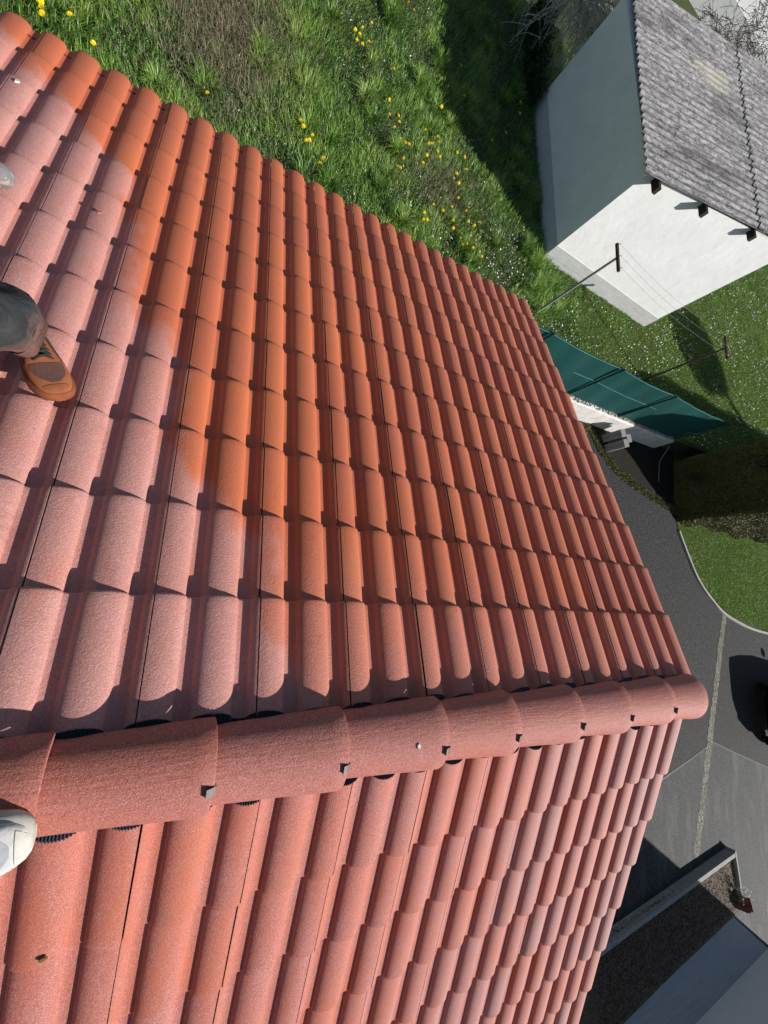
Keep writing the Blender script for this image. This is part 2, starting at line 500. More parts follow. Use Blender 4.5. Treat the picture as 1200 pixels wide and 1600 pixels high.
def lawn_ground_mat(name, dry=.3):
    m = NT(name)
    f = m.noise(1.4, 5, .65); g = m.noise(30, 4, .7); h = m.noise(140, 3, .7)
    c = m.mix(m.ramp(f, [(.35, 0), (.65, 1)]), (.035, .060, .016), (.060, .085, .022))
    c = m.mix(m.ramp(g, [(.35, 0), (.7, .8)]), c, (.10, .115, .045))
    c = m.mix(m.math('MULTIPLY', m.ramp(m.noise(4, 5, .7), [(.5, 0), (.68, 1)]), dry), c, (.14, .11, .06))
    c = m.mix(m.ramp(h, [(.3, .6), (.5, 0)]), c, (.015, .025, .008))
    m.base(c); m.rough(.95); m.bump(h, .8, .03); return m.mat
M_SOILGRASS = lawn_ground_mat('lawn_soil')
def asphalt_mat():
    m = NT('asphalt')
    f = m.noise(24, 6, .9); g = m.noise(.9, 5, .6); v = m.voro(170, out='Color')
    c = m.mix(m.ramp(f, [(.40, 0), (.60, 1)]), (.020, .021, .022), (.105, .106, .108))
    c = m.mix(m.ramp(g, [(.38, 0), (.66, .6)]), c, (.075, .072, .07))
    c = m.mix(m.ramp(m.noise(2.3, 5, .7, dist=1.0), [(.56, 0), (.72, .7)]), c, (.13, .10, .07))
    sp = m.ramp(m.voro(38), [(.06, 1), (.10, 0)])
    c = m.mix(m.math('MULTIPLY', sp, m.ramp(m.noise(3, 3), [(.45, 0), (.6, .8)])), c, (.36, .35, .33))
    c = m.mix(m.ramp(m.noise(14, 5, .75), [(.40, .5), (.5, 0)]), c, (.045, .046, .05))
    c = m.mix(1.0, c, m.ramp(f, [(.40, .15), (.5, .38), (.60, .80)]), 'MULTIPLY')
    c = m.mix(m.ramp(m.voro(9), [(.04, .7), (.07, 0)]), c, (.02, .02, .02))
    m.base(c); m.rough(.85); m.bump(f, .9, .012); return m.mat
M_ASPH = asphalt_mat()
# the whole land as one sheet, out to the horizon
big = 900
ground = sheet('ground', [(-big, -big), (big, -big), (big, big), (-big, big)], GD-.02, M_SOILGRASS)
# raised garden
mb = MB()
mb.prism([(-60, 2.92), (2.68, 2.92), (2.72, 4.86), (12.1, 4.98), (26, 5.6), (60, 6), (60, 90), (-60, 90)], GD-.1, GG)
garden = mb.build('lawn', M_SOILGRASS, None, kind='structure')
sheet('driveway', [(2.5, -14), (40, -14), (40, -.7), (25, -.6), (18.67, -.281), (15.916, .2), (14.775, .74), (14.09, 1.267), (13.629, 1.885), (13.19, 2.588), (13.05, 3.2), (12.3, 3.35), (11.3, 3.52), (10.3, 3.8), (9.6, 4.25), (9.1, 4.84), (2.6, 4.84)], GD-.008, M_ASPH)
# right hand lawn at driveway level
M_LAWN2 = lawn_ground_mat('front_lawn_soil', .15)
KL = [(13.05, 3.2), (13.19, 2.588), (13.629, 1.885), (14.09, 1.267), (14.775, .74), (15.916, .2), (18.67, -.281), (25, -.6)]
sheet('front_lawn', KL + [(40, -.7), (40, 5.6), (13.05, 5.0)], GD-.002, M_LAWN2)
M_BED = NT('shade_dark_soil')
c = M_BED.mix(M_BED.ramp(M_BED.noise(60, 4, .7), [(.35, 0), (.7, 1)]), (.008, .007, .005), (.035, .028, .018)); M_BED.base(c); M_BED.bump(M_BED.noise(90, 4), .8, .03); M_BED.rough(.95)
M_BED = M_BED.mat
sheet('hedge_shade_bed', [(9.1, 4.84), (9.6, 4.25), (10.3, 3.8), (11.3, 3.52), (12.3, 3.35), (13.05, 3.2), (13.3, 5.05), (12.1, 4.98)], GD-.001, M_BED)  # soil bed coloured near-black to stand in for missing hedge shade

# concrete edging of the front lawn
def strip_along(mb, pts, w_, z0, z1, side=0):
    P = [Vector((x, y)) for x, y in pts]; Lf = []; Rt = []
    for i, p in enumerate(P):
        t = (P[min(i+1, len(P)-1)] - P[max(i-1, 0)]).normalized(); nrm = Vector((-t.y, t.x))
        Lf.append(p + nrm*w_/2); Rt.append(p - nrm*w_/2)
    vv = []; ff = []
    for a, b in zip(Lf, Rt): vv += [(a.x, a.y, z0), (a.x, a.y, z1), (b.x, b.y, z1), (b.x, b.y, z0)]
    for i in range(len(P)-1):
        o = 4*i
        for k in range(3): ff.append((o+k, o+k+1, o+k+5, o+k+4))
    ff += [(0, 3, 2, 1), (4*len(P)-4, 4*len(P)-3, 4*len(P)-2, 4*len(P)-1)]
    mb.add(vv, ff)
def smooth_poly(pts, n=6):
    out = []
    P = [Vector((*p, 0)) if len(p) == 2 else Vector(p) for p in pts]
    for i in range(len(P)-1):
        p0, p1, p2, p3 = P[max(i-1, 0)], P[i], P[i+1], P[min(i+2, len(P)-1)]
        for k in range(n):
            t = k/n
            out.append(.5*((2*p1) + (p2-p0)*t + (2*p0-5*p1+4*p2-p3)*t*t + (3*p1-p0-3*p2+p3)*t**3))
    out.append(P[-1]); return out
M_CONC = simple('pale_concrete', (.44, .43, .40), .85, 0, .35, 9, .5, 70, .005)
mb = MB(); strip_along(mb, [(p.x, p.y) for p in smooth_poly(KL[1:], 6)], .07, GD-.02, GD+.045)
mb.build('lawn_edging', M_CONC, None, label='thin pale concrete edging curving along the front lawn beside the driveway', cat='kerb')

# gravel and moss repair strip in the driveway
m = NT('mossy_gravel')
v = m.voro(32, out='Color'); vg = m.n('ShaderNodeRGBToBW'); m.lk(v, vg.inputs[0])
c = m.mix(m.ramp(vg.outputs[0], [(.2, 0), (.8, 1)]), (.018, .016, .014), (.30, .28, .24))
c = m.mix(m.ramp(m.noise(3.2, 5, .7), [(.45, 0), (.62, .6)]), c, (.12, .135, .04))
m.base(c); m.bump(m.voro(32), .9, .02); M_GRAVEL = m.mat
sa, sb = Vector((15.62, .33)), Vector((12.86, -5.66))
nrm = (sb-sa).normalized(); nrm = Vector((-nrm.y, nrm.x)); lft = []; rgt = []
for i in range(61):
    p = sa.lerp(sb, i/60)
    lft.append(tuple(p + nrm*(.14+random.uniform(-.03, .03)))); rgt.append(tuple(p - nrm*(.14+random.uniform(-.03, .03))))
mb = MB(); mb.add([(x, y, GD-.003) for x, y in lft+rgt], [(i, i+1, 62+i, 61+i) for i in range(60)])
mb.build('gravel_strip', M_GRAVEL, None, kind='structure')
# tar cracks between the asphalt bays
M_TAR = simple('tar_joint', (.02, .02, .022), .6)
mb = MB()
strip_along(mb, [(10.2, -3.98), (11.68, -3.67), (13.05, -3.42), (14.23, -3.18)], .035, GD-.02, GD-.0035)
strip_along(mb, [(14.23, -3.18), (15.2, -3.52), (17.55, -4.3), (20, -5.1)], .035, GD-.02, GD-.0035)
mb.build('driveway_joint', M_TAR, None, kind='structure')
# newer asphalt bay below the joint
m = NT('newer_asphalt')
f = m.noise(24, 6, .9)
c = m.mix(m.ramp(f, [(.4, 0), (.6, 1)]), (.038, .041, .043), (.118, .122, .125)); c = m.mix(m.ramp(m.noise(1.6, 5, .6), [(.4, 0), (.7, .5)]), c, (.062, .067, .07))
c = m.mix(1.0, c, m.ramp(f, [(.40, .24), (.5, .46), (.60, .78)]), 'MULTIPLY')
c = m.mix(m.ramp(m.noise(2.5, 4, .6, vec=m.mapped((1, .3, 1), (0, 0, .4))), [(.5, 0), (.7, .4)]), c, (.15, .155, .15))
m.base(c); m.bump(f, .8, .01); M_ASPH2 = m.mat
sheet('driveway_bay', [(10.2, -4.0), (11.68, -3.69), (13.05, -3.44), (14.23, -3.20), (15.2, -3.54), (17.55, -4.32), (20, -5.12), (24, -12), (5, -12), (5, -5.1)], GD-.0055, M_ASPH2)

# ---------------------------------------------------------------- planter bed and slab by the grey building
mb = MB()
strip_along(mb, [(6.5, -6.33), (9.5, -6.12), (14.36, -5.84)], .095, GD-.1, GD+.22)
strip_along(mb, [(14.40, -5.76), (14.50, -6.4), (14.58, -7.12)], .06, GD-.1, GD+.22)
mb.build('planter_kerb', simple('kerb_concrete', (.38, .39, .37), .85, 0, .4, 12, .5, 60, .006), None, label='raised concrete kerb around the brown planting bed', cat='kerb')
m = NT('mulch')
v = m.voro(45, out='Color', vec=m.mapped((1, 2.2, 1), (0, 0, .6))); vg = m.n('ShaderNodeRGBToBW'); m.lk(v, vg.inputs[0])
c = m.mix(m.ramp(vg.outputs[0], [(.15, 0), (.85, 1)]), (.05, .035, .022), (.30, .23, .17)); m.base(c); m.bump(m.voro(45, vec=m.mapped((1, 2.2, 1), (0, 0, .6))), 1.0, .03); M_MULCH = m.mat
sheet('planting_bed', [(6.5, -7.96), (6.5, -6.40), (9.5, -6.19), (14.36, -5.9), (14.53, -7.22), (11, -7.50)], GD+.12, M_MULCH)
m = NT('brushed_slab')
f = m.noise(7, 5, .6, vec=m.mapped((.25, 3, 1), (0, 0, -.15))); c = m.mix(m.ramp(f, [(.3, 0), (.7, 1)]), (.34, .36, .38), (.44, .46, .48)); m.base(c); m.bump(f, .3, .01); M_SLAB = m.mat
mb = MB(); mb.prism([(6.3, -9.2), (16.30, -8.66), (14.52, -7.42), (14.62, -7.17), (11.7, -7.49), (9.48, -7.68), (6.3, -7.96)], GD-.05, GD+.015)
mb.build('pavement', M_SLAB, None, kind='structure')
# mulch chips scattered in the bed
mb = MB()
for _ in range(5200):
    x = random.uniform(8.6, 14.45); y = random.uniform(-7.6, -5.95)
    a = random.uniform(0, 6.28); l = random.uniform(.015, .05); t = random.uniform(.006, .016); z = GD+.125+random.uniform(0, .02)
    up_ = Matrix.Rotation(a, 3, 'Z') @ Matrix.Rotation(random.uniform(-.5, .5), 3, 'Y')
    if y < -7.68+ (x-9.48)*.098 + .08: continue
    mb.box((x, y, z), (l, t, .006), M=up_, mi=random.choice((0, 0, 1)))
mb.build('bark_chips', [simple('bark_dark', (.09, .06, .04), .9), simple('bark_light', (.30, .23, .17), .9)], None, label='loose brown bark chips covering the planting bed', cat='bark mulch', kind='stuff')

# grey building at the lower right
bl = empty('grey_building', (12, -9, GD), label='tall plain pale grey rendered building past the concrete slab', cat='building')
M_GREY = simple('grey_render', (.84, .79, .72), .9, 0, .08, 3, .3, 120, .003)
mb = MB(); mb.prism([(6.0, -9.14), (16.42, -8.635), (16.62, -14), (6.2, -14)], GD-.2, GD+6.2)
world_child(mb.build('wall', M_GREY), bl)
mb = MB(); mb.prism([(5.95, -9.08), (16.48, -8.57), (16.7, -14.1), (6.1, -14.1)], GD+6.205, GD+6.35)
world_child(mb.build('roof', simple('grey_parapet', (.3, .3, .3), .8)), bl)

# leftover tiles leaning in the corner of the bed
M_OLDT = simple('dark_red_tile', (.22, .07, .055), .75, 0, .4, 14)
for i, (x, y, rz, ti) in enumerate([(14.30, -6.93, .1, .25), (14.42, -7.0, .05, .32), (14.55, -7.03, .12, .2)]):
    mb = MB(); n = 14; rings = []
    for sv in (0, 1):
        R1 = []
        for k in range(n+1):
            u = k/n*.28 - .14; h = .035*abs(math.sin(k/n*2*math.pi))**.7
            R1.append((u, h, sv*.36))
        for k in range(n, -1, -1):
            u = k/n*.28 - .14; h = .035*abs(math.sin(k/n*2*math.pi))**.7 - .014
            R1.append((u, h, sv*.36))
        rings.append(R1)
    mb.loft(rings, smooth=False)
    o = mb.build('leaning_roof_tile', M_OLDT, None, label=['spare dark red roof tile leaning inside the bed corner, nearest the twigs', 'middle spare dark red roof tile leaning at the bed corner', 'spare dark red roof tile leaning outermost at the bed corner, beside the asphalt'][i], cat='roof tile', group='spare roof tiles leaning at the bed corner')
    o.location = (x, y, GD+.03); o.rotation_euler = (ti*1.4, .1*i, rz+1.4)

def twig_plant(name, loc, h, n, seed, mat, **kw):
    rs = random.Random(seed); mb = MB()
    for _ in range(n):
        a = rs.uniform(0, 6.28); sp = rs.uniform(.1, .45)*h
        p = Vector((0, 0, 0)); pts = [p]
        for k in range(4):
            p = p + Vector((math.cos(a)*sp/4, math.sin(a)*sp/4, h/4*rs.uniform(.7, 1.1))); a += rs.uniform(-.5, .5); pts.append(p.copy())
        mb.tube(pts, [.007, .006, .004, .003, .002], 5)
        for k in range(2, 5):
            for _ in range(2):
                q = pts[k] + Vector((rs.uniform(-.02, .02), rs.uniform(-.02, .02), rs.uniform(-.02, .02)))
                mb.add([q, q+Vector((.03, .01, .004)), q+Vector((.02, .03, .012)), q+Vector((-.005, .02, .006))], [(0, 1, 2, 3)], 1)
    o = mb.build(name, mat, None, **kw); o.location = loc; return o
twig_plant('small_shrub', (14.36, -6.62, GD+.12), .35, 9, 3, [simple('pale_twig', (.55, .53, .5), .8), simple('pale_leaf', (.5, .52, .45), .8)], label='small bleached white twiggy plant inside the corner of the planting bed', cat='plant')
twig_plant('small_weed', (14.28, -6.78, GD+.12), .22, 8, 5, [simple('green_twig', (.12, .16, .05), .8), simple('green_leaf', (.14, .2, .05), .8)], label='low yellow green weed by the leaning roof tiles', cat='plant')

# ---------------------------------------------------------------- retaining wall, fence
m = NT('retaining_wall_render')
c = m.mix(m.ramp(m.noise(5, 5, .65), [(.35, 0), (.7, 1)]), (.60, .585, .55), (.80, .79, .75)); c = m.mix(m.ramp(m.noise(18, 4, .7, vec=m.mapped((1, 1, .3))), [(.55, 0), (.75, .5)]), c, (.30, .28, .24)); m.base(c); m.bump(m.noise(60, 4), .5, .01); M_RW = m.mat
mb = MB(); wy = lambda x: 4.80 + (x-2.7)*.0135
vv = []; N_ = 40
for i in range(N_+1):
    x = 2.7 + (12.15-2.7)*i/N_; y = wy(x)
    jz = random.uniform(-.008, .008)
    vv += [(x, y-.05, GD-.1), (x, y-.02+random.uniform(-.006, .006), GG+.0+jz), (x, y+.0, GG+.035+jz), (x, y+.13, GG+.04+jz), (x, y+.16, GG-.2)]
mb.add(vv, [(5*i+k, 5*i+5+k, 5*i+6+k, 5*i+1+k) for i in range(N_) for k in range(4)] + [(0, 1, 2, 3, 4), tuple(5*N_+k for k in (4, 3, 2, 1, 0))])
mb.build('retaining_wall', M_RW, None, label='low whitewashed retaining wall under the green screen fence', cat='wall')
# rubble stones on the wall top
mb = MB()
for _ in range(420):
    x = random.uniform(5.5, 12.1); y = wy(x) + random.uniform(.01, .12); s_ = random.uniform(.012, .03)
    mb.box((x, y, GG+.045+s_*.3), (s_*1.5, s_, s_*.8), M=Matrix.Rotation(random.uniform(0, 3), 3, 'Z') @ Matrix.Rotation(random.uniform(-.4, .4), 3, 'X'), mi=random.choice((0, 1)))
mb.build('wall_top_rubble', [simple('pale_stone', (.55, .52, .45), .9), simple('tan_stone', (.40, .34, .24), .9)], None, label='pale rubble and crumbs along the top of the retaining wall', cat='rubble', kind='stuff')

fe = empty('screen_fence', (8.5, 4.95, GG), label='dark green windbreak mesh fence standing on the retaining wall', cat='fence')
m = NT('green_screen_mesh')
wx = m.n('ShaderNodeTexWave', wave_type='BANDS', bands_direction='X'); wx.inputs['Scale'].default_value = 7.5; wx.inputs['Distortion'].default_value = .5; wx.inputs['Detail'].default_value = 2; wx.inputs['Detail Scale'].default_value = 1.4
m.lk(m.mapped((1, 1, .25)), wx.inputs['Vector'])
wz = m.n('ShaderNodeTexWave', wave_type='BANDS', bands_direction='Z'); wz.inputs['Scale'].default_value = 8; wz.inputs['Distortion'].default_value = .6
m.lk(m.pos(), wz.inputs['Vector'])
c = m.mix(m.ramp(wx.outputs[0], [(.2, 0), (.75, 1)]), (.006, .045, .045), (.011, .095, .088))
c = m.mix(m.ramp(wz.outputs[0], [(.75, 0), (.95, .35)]), c, (.010, .07, .068))
m.base(c); m.rough(.55); m.bump(wx.outputs[0], .3, .01)
tr = m.n('ShaderNodeBsdfTranslucent'); tr.inputs[0].default_value = (.012, .12, .11, 1)
ms = m.n('ShaderNodeMixShader'); ms.inputs[0].default_value = .12; m.lk(m.b.outputs[0], ms.inputs[1]); m.lk(tr.outputs[0], ms.inputs[2]); m.lk(ms.outputs[0], m.o.inputs[0])
M_MESH = m.mat
FH = 1.34
fx = [3.4, 5.45, 7.53, 9.50, 12.03]; fyf = lambda x: wy(x) + .085
mb = MB(); nx, nz = 110, 7; vv = []
for i in range(nx+1):
    x = fx[0] + (fx[-1]-fx[0])*i/nx
    ps = max(0, min(1, (x-fx[0])/(fx[-1]-fx[0])))
    sag = 0
    for a_, b_ in zip(fx[:-1], fx[1:]):
        if a_ <= x <= b_: sag = math.sin(math.pi*(x-a_)/(b_-a_))
    for j in range(nz+1):
        t = j/nz
        vv.append((x, fyf(x) + .035*sag*math.sin(t*math.pi)*math.sin(x*1.7) + .01*math.sin(x*9+t*4), GG+.03+(FH-.03-.05*sag)*t))
mb.add(vv, [(i*(nz+1)+j, (i+1)*(nz+1)+j, (i+1)*(nz+1)+j+1, i*(nz+1)+j+1) for i in range(nx) for j in range(nz)], 0, True)
world_child(mb.build('mesh_panel', M_MESH), fe)
M_GPOST = simple('green_post', (.015, .075, .07), .4)
for x in fx:
    mb = MB(); y = fyf(x)-.035
    mb.tube([(x, y, GG-.1), (x, y, GG+FH+.03)], .022, 10)
    world_child(mb.build('post', M_GPOST), fe)
M_WIRE = simple('pale_green_wire', (.05, .22, .20), .4)
for zf in (.03, .55, .985):
    mb = MB(); pts = []
    for i in range(41):
        x = fx[0] + (fx[-1]-fx[0])*i/40; sag = 0
        for a_, b_ in zip(fx[:-1], fx[1:]):
            if a_ <= x <= b_: sag = math.sin(math.pi*(x-a_)/(b_-a_))
        pts.append((x, fyf(x)-.012, GG+.02+(FH-.02-.05*sag)*zf))
    mb.tube(pts, .005, 5); world_child(mb.build('tension_wire', M_WIRE), fe)

# concrete blocks
M_BLK = simple('grey_block', (.30, .30, .30), .9, 0, .3, 25, .6, 60, .006)
def block(loc, rz, label, tilt=0.0):
    mb = MB(); Lx, Ly, Lz = .50, .20, .20; w_ = .03
    # hollow block: holes run along z, two by two cells
    xs = [-Lx/2, -Lx/2+w_, -w_/2, w_/2, Lx/2-w_, Lx/2]; ys = [-Ly/2, -Ly/2+w_, -w_/2, w_/2, Ly/2-w_, Ly/2]
    mb.box((0, -Ly/2+w_/2, 0), (Lx, w_, Lz)); mb.box((0, Ly/2-w_/2, 0), (Lx, w_, Lz))
    for xx in (-Lx/2+w_/2, 0, Lx/2-w_/2): mb.box((xx, 0, 0), (w_-.002*(xx == 0), Ly-2*w_, Lz-.002))
    for xx in (-1, 1): mb.box((xx*(Lx/4-.0), 0, 0), (Lx/2-1.5*w_-.001, w_*.8, Lz-.004))
    mb.box((0, 0, -Lz/2+.012), (Lx-2*w_, Ly-2*w_, .02))
    o = mb.build('concrete_block', M_BLK, None, label=label, cat='concrete block', group='hollow concrete blocks by the retaining wall')
    o.location = loc; o.rotation_euler = (math.pi/2*0+tilt, math.pi/2, rz); return o
block((9.78, 4.60, GD+.25), .35, 'hollow grey concrete block standing on end against the retaining wall')
block((10.02, 4.52, GD+.25), .30, 'hollow grey concrete block standing on end, in the middle of three')
block((9.88, 4.36, GD+.25), .32, 'hollow grey concrete block standing nearest the driveway edge')

# thin cable / hose in the dark border and a stake
mb = MB(); mb.tube([(11.85, 4.72, GD+.55), (12.0, 4.4, GD+.2), (12.25, 3.9, GD+.02)], .012, 6)
mb.build('grey_pipe', simple('grey_plastic', (.25, .25, .25), .6), None, label='thin grey pipe leaning from the retaining wall down into the dark border', cat='pipe')

# ---------------------------------------------------------------- foliage helpers
def leaves_mesh(name, P, size, mat, seed=1, parent=None, nrm=None, spread=1.0, elong=1.6, **kw):
    """P: (n,3) array of leaf centres; random small quads"""
    rg = np.random.default_rng(seed); n = len(P)
    a = rg.normal(size=(n, 3)); a /= np.linalg.norm(a, axis=1)[:, None]
    b = rg.normal(size=(n, 3)); b -= (a*b).sum(1)[:, None]*a; b /= np.linalg.norm(b, axis=1)[:, None]
    sz = (size*rg.uniform(.6, 1.3, n))[:, None]
    a = a*sz*elong*.5; b = b*sz*.5
    V = np.stack([P-a, P+b*.9, P+a, P-b*.9], 1).reshape(-1, 3).astype(np.float32)
    return raw_mesh(name, V, np.arange(4*n, dtype=np.int32), np.full(n, 4, np.int32), mat, parent, attr=np.repeat(rg.random(n), 4), **kw)
def raw_mesh(name, V, idx, counts, mat, parent=None, attr=None, **kw):
    me = bpy.data.meshes.new(name); n = len(counts)
    me.vertices.add(len(V)); me.vertices.foreach_set('co', V.ravel())
    me.loops.add(len(idx)); me.loops.foreach_set('vertex_index', idx)
    me.polygons.add(n); st = np.zeros(n, np.int32); st[1:] = np.cumsum(counts)[:-1]
    me.polygons.foreach_set('loop_start', st); me.polygons.foreach_set('loop_total', counts)
    me.update(calc_edges=True)
    me.materials.append(mat)
    if attr is not None:
        at = me.attributes.new('tv', 'FLOAT', 'POINT'); at.data.foreach_set('value', attr.astype(np.float32))
    o = bpy.data.objects.new(name, me); COL.objects.link(o)
    if parent is not None: world_child(o, parent)
    return tag(o, **kw)
def leaf_mat(name, stops, rough=.5, transl=.25, big=None):
    m = NT(name); at = m.n('ShaderNodeAttribute', attribute_name='tv')
    c = m.ramp(at.outputs['Fac'], stops)
    c = m.mix(m.ramp(m.noise(1.1, 3), [(.35, 0), (.65, .45)]), c, big or (.09, .13, .03))
    m.base(c); m.rough(rough); m.b.inputs['Specular IOR Level'].default_value = .35
    tr = m.n('ShaderNodeBsdfTranslucent'); m.lk(m.mix(.5, c, (.16, .25, .03)), tr.inputs[0])
    ms = m.n('ShaderNodeMixShader'); ms.inputs[0].default_value = transl
    m.lk(m.b.outputs[0], ms.inputs[1]); m.lk(tr.outputs[0], ms.inputs[2]); m.lk(ms.outputs[0], m.o.inputs[0]); return m.mat

# ---------------------------------------------------------------- grass
def blades(P, length, width, lean, seed, dirn=None, dirw=.0):
    rg = np.random.default_rng(seed); n = len(P)
    az = rg.uniform(0, 2*np.pi, n)
    if dirn is not None:
        az = dirn + rg.normal(0, dirw, n)
    L_ = length*rg.uniform(.55, 1.25, n); le = np.clip(lean*rg.uniform(.4, 1.5, n), 0, 1.35)
    d = np.stack([np.cos(az), np.sin(az), np.zeros(n)], 1)
    wv = np.stack([-np.sin(az), np.cos(az), np.zeros(n)], 1)
    tw = rg.uniform(-.8, .8, n)[:, None]
    wv = wv*np.cos(tw) + d*np.sin(tw)
    wd = (width*rg.uniform(.7, 1.3, n))[:, None]
    p1 = P + (d*np.sin(le*.5)[:, None] + np.array([0, 0, 1])*np.cos(le*.5)[:, None])*(L_*.55)[:, None]
    p2 = p1 + (d*np.sin(np.minimum(le*1.5, 1.9))[:, None] + np.array([0, 0, 1])*np.cos(np.minimum(le*1.5, 1.9))[:, None])*(L_*.5)[:, None]
    V = np.stack([P-wv*wd*.5, P+wv*wd*.5, p1+wv*wd*.45, p1-wv*wd*.45, p2], 1).reshape(-1, 3).astype(np.float32)
    return V
def blades_obj(name, P, length, width, lean, seed, mat, tv=None, dirn=None, dirw=0., **kw):
    n = len(P); V = blades(P, length, width, lean, seed, dirn, dirw)
    base = (np.arange(n)*5)[:, None]
    idx = (base + np.array([0, 1, 2, 3, 3, 2, 4])).ravel().astype(np.int32)
    cnt = np.tile(np.array([4, 3], np.int32), n)
    rg = np.random.default_rng(seed+1)
    if tv is None: tv = rg.random(n)
    return raw_mesh(name, V, idx, cnt, mat, attr=np.repeat(tv, 5), **kw)
def fbm(x, y, seed, sc=1.0):
    rg = np.random.default_rng(seed); v = np.zeros_like(x); amp = 1.0; f = sc
    for o in range(4):
        for _ in range(3):
            a = rg.uniform(0, 6.28); ph = rg.uniform(0, 6.28); k = f*rg.uniform(.7, 1.4)
            v = v + amp*np.sin((x*np.cos(a)+y*np.sin(a))*k + ph + 1.3*np.sin((y*np.cos(a)-x*np.sin(a))*k*.7+ph*2))
        amp *= .55; f *= 2.1
    return v/5.0
def scatter(n, x0, x1, y0, y1, seed):
    rg = np.random.default_rng(seed); return rg.uniform(x0, x1, n), rg.uniform(y0, y1, n)
HUT = (6.72, 11.2, 8.0, 12.7)
def keep_garden(x, y):
    k = (y > 4.98 + np.maximum(0, (x-2.7))*.0135)
    k &= ~((x > HUT[0]+.12) & (x < 11.0) & (y > 8.12) & (y < HUT[3]))
    # only what the camera side of the roof can show
    k &= (y > 5.6 + 0*x) | (x > 6.0)
    return k
M_BLADE = leaf_mat('grass_blades', [(0, (.035, .080, .020)), (.38, (.11, .26, .045)), (.72, (.38, .54, .10)), (.92, (.36, .44, .19)), (1, (.56, .52, .32))], .34, .38, (.20, .36, .05))
M_LAWNB = leaf_mat('lawn_blades', [(0, (.08, .14, .025)), (.5, (.15, .31, .05)), (.9, (.26, .43, .09)), (1, (.46, .45, .26))], .42, .38, (.26, .36, .06))
M_CLOV = leaf_mat('clover_leaves', [(0, (.03, .08, .025)), (.6, (.12, .22, .08)), (1, (.32, .45, .24))], .25, .2, (.07, .14, .035))
M_STRAW = leaf_mat('dry_straw', [(0, (.10, .085, .05)), (.5, (.26, .215, .13)), (1, (.44, .38, .26))], .6, .2, (.24, .2, .13))

# long meadow grass near the house
x, y = scatter(330000, -4.2, 8.2, 5.8, 15.5, 11)
k = keep_garden(x, y); x, y = x[k], y[k]
f = fbm(x, y, 3, 1.9); f2 = fbm(x, y, 5, 5.0)
near = np.clip(1 - (np.hypot(x-.5, y-7.2))/9.0, 0.1, 1)
rg = np.random.default_rng(12)
keep = rg.random(len(x)) < np.clip(.42 + .55*f + .25*f2, .10, 1.0)*np.clip(.35+near, 0, 1)
straw = np.exp(-(((x+.1)/.75)**2 + ((y-8.6)/1.3)**2)) + .35*np.exp(-(((x-3.9)/.5)**2 + ((y-8.1)/.5)**2))
keep &= rg.random(len(x)) > straw*.75
x, y, f, f2 = x[keep], y[keep], f[keep], f2[keep]
P = np.stack([x, y, np.full(len(x), GG)], 1)
ln = np.clip(.13 + .11*f + .05*f2, .055, .30)
dirn = 2.2*fbm(x, y, 9, 1.3) + 1.2 + 1.1*fbm(x, y, 10, 6.0)
tvv = np.clip(.42 + .28*f2 + .22*f + rg.normal(0, .17, len(x)), 0, 1)
blades_obj('meadow_grass', P, ln, .0105, .95, 21, M_BLADE, tv=tvv, dirn=dirn, dirw=.75, label='long green meadow grass behind the house and in the hut shade', cat='grass', kind='stuff')
# tussocks: dense arching clumps
rg = np.random.default_rng(33); cx = []; 
for _ in range(150):
    tx, ty = rg.uniform(-3.5, 7.6), rg.uniform(6.0, 13.5)
    if 6.4 < tx < 11.2 and 7.9 < ty < 12.9: continue
    n_ = int(rg.integers(90, 210)); r_ = rg.uniform(.05, .16)
    a_ = rg.uniform(0, 6.28, n_); q = r_*np.sqrt(rg.random(n_))
    cx.append(np.stack([tx+q*np.cos(a_), ty+q*np.sin(a_), np.full(n_, GG), a_ + rg.normal(0, .3, n_), np.full(n_, rg.uniform(.16, .34)), np.clip(rg.uniform(.15, .8)+rg.normal(0, .12, n_), 0, 1)], 1))
T = np.concatenate(cx)
blades_obj('grass_tussocks', T[:, :3].copy(), T[:, 4], .0105, .85, 34, M_BLADE, tv=T[:, 5], dirn=T[:, 3], dirw=.2, label='denser arching tussocks of tall grass in the meadow', cat='grass', kind='stuff')
# clover and low weeds
x, y = scatter(230000, -3.5, 8.2, 5.8, 13.8, 14); k = keep_garden(x, y); x, y = x[k], y[k]
f = fbm(x, y, 3, 1.9); rg = np.random.default_rng(15)
k = rg.random(len(x)) < np.clip(.55 - .75*f, .05, 1)*np.clip(1.25-np.hypot(x-1.5, y-7.5)/9, .2, 1); x, y = x[k], y[k]
P = np.stack([x, y, GG + rg.uniform(.01, .07, len(x))], 1)
leaves_mesh('clover_patches', P, .021, M_CLOV, 16, elong=1.1, label='low small leaved clover and weeds between the meadow grass', cat='ground cover', kind='stuff')
# straw
rg = np.random.default_rng(17); n = 9000
x = np.concatenate([rg.normal(-.1, .6, n), rg.normal(3.9, .45, n//6), rg.uniform(-3, 6.5, n//3)]); y = np.concatenate([rg.normal(8.7, .95, n), rg.normal(8.1, .45, n//6), rg.uniform(6.2, 12, n//3)])
k = keep_garden(x, y); x, y = x[k], y[k]
P = np.stack([x, y, GG + rg.uniform(.02, .10, len(x))], 1)
blades_obj('dry_straw', P, .17, .005, 1.15, 18, M_STRAW, label='dead straw coloured grass lying matted in the meadow', cat='dry grass', kind='stuff')
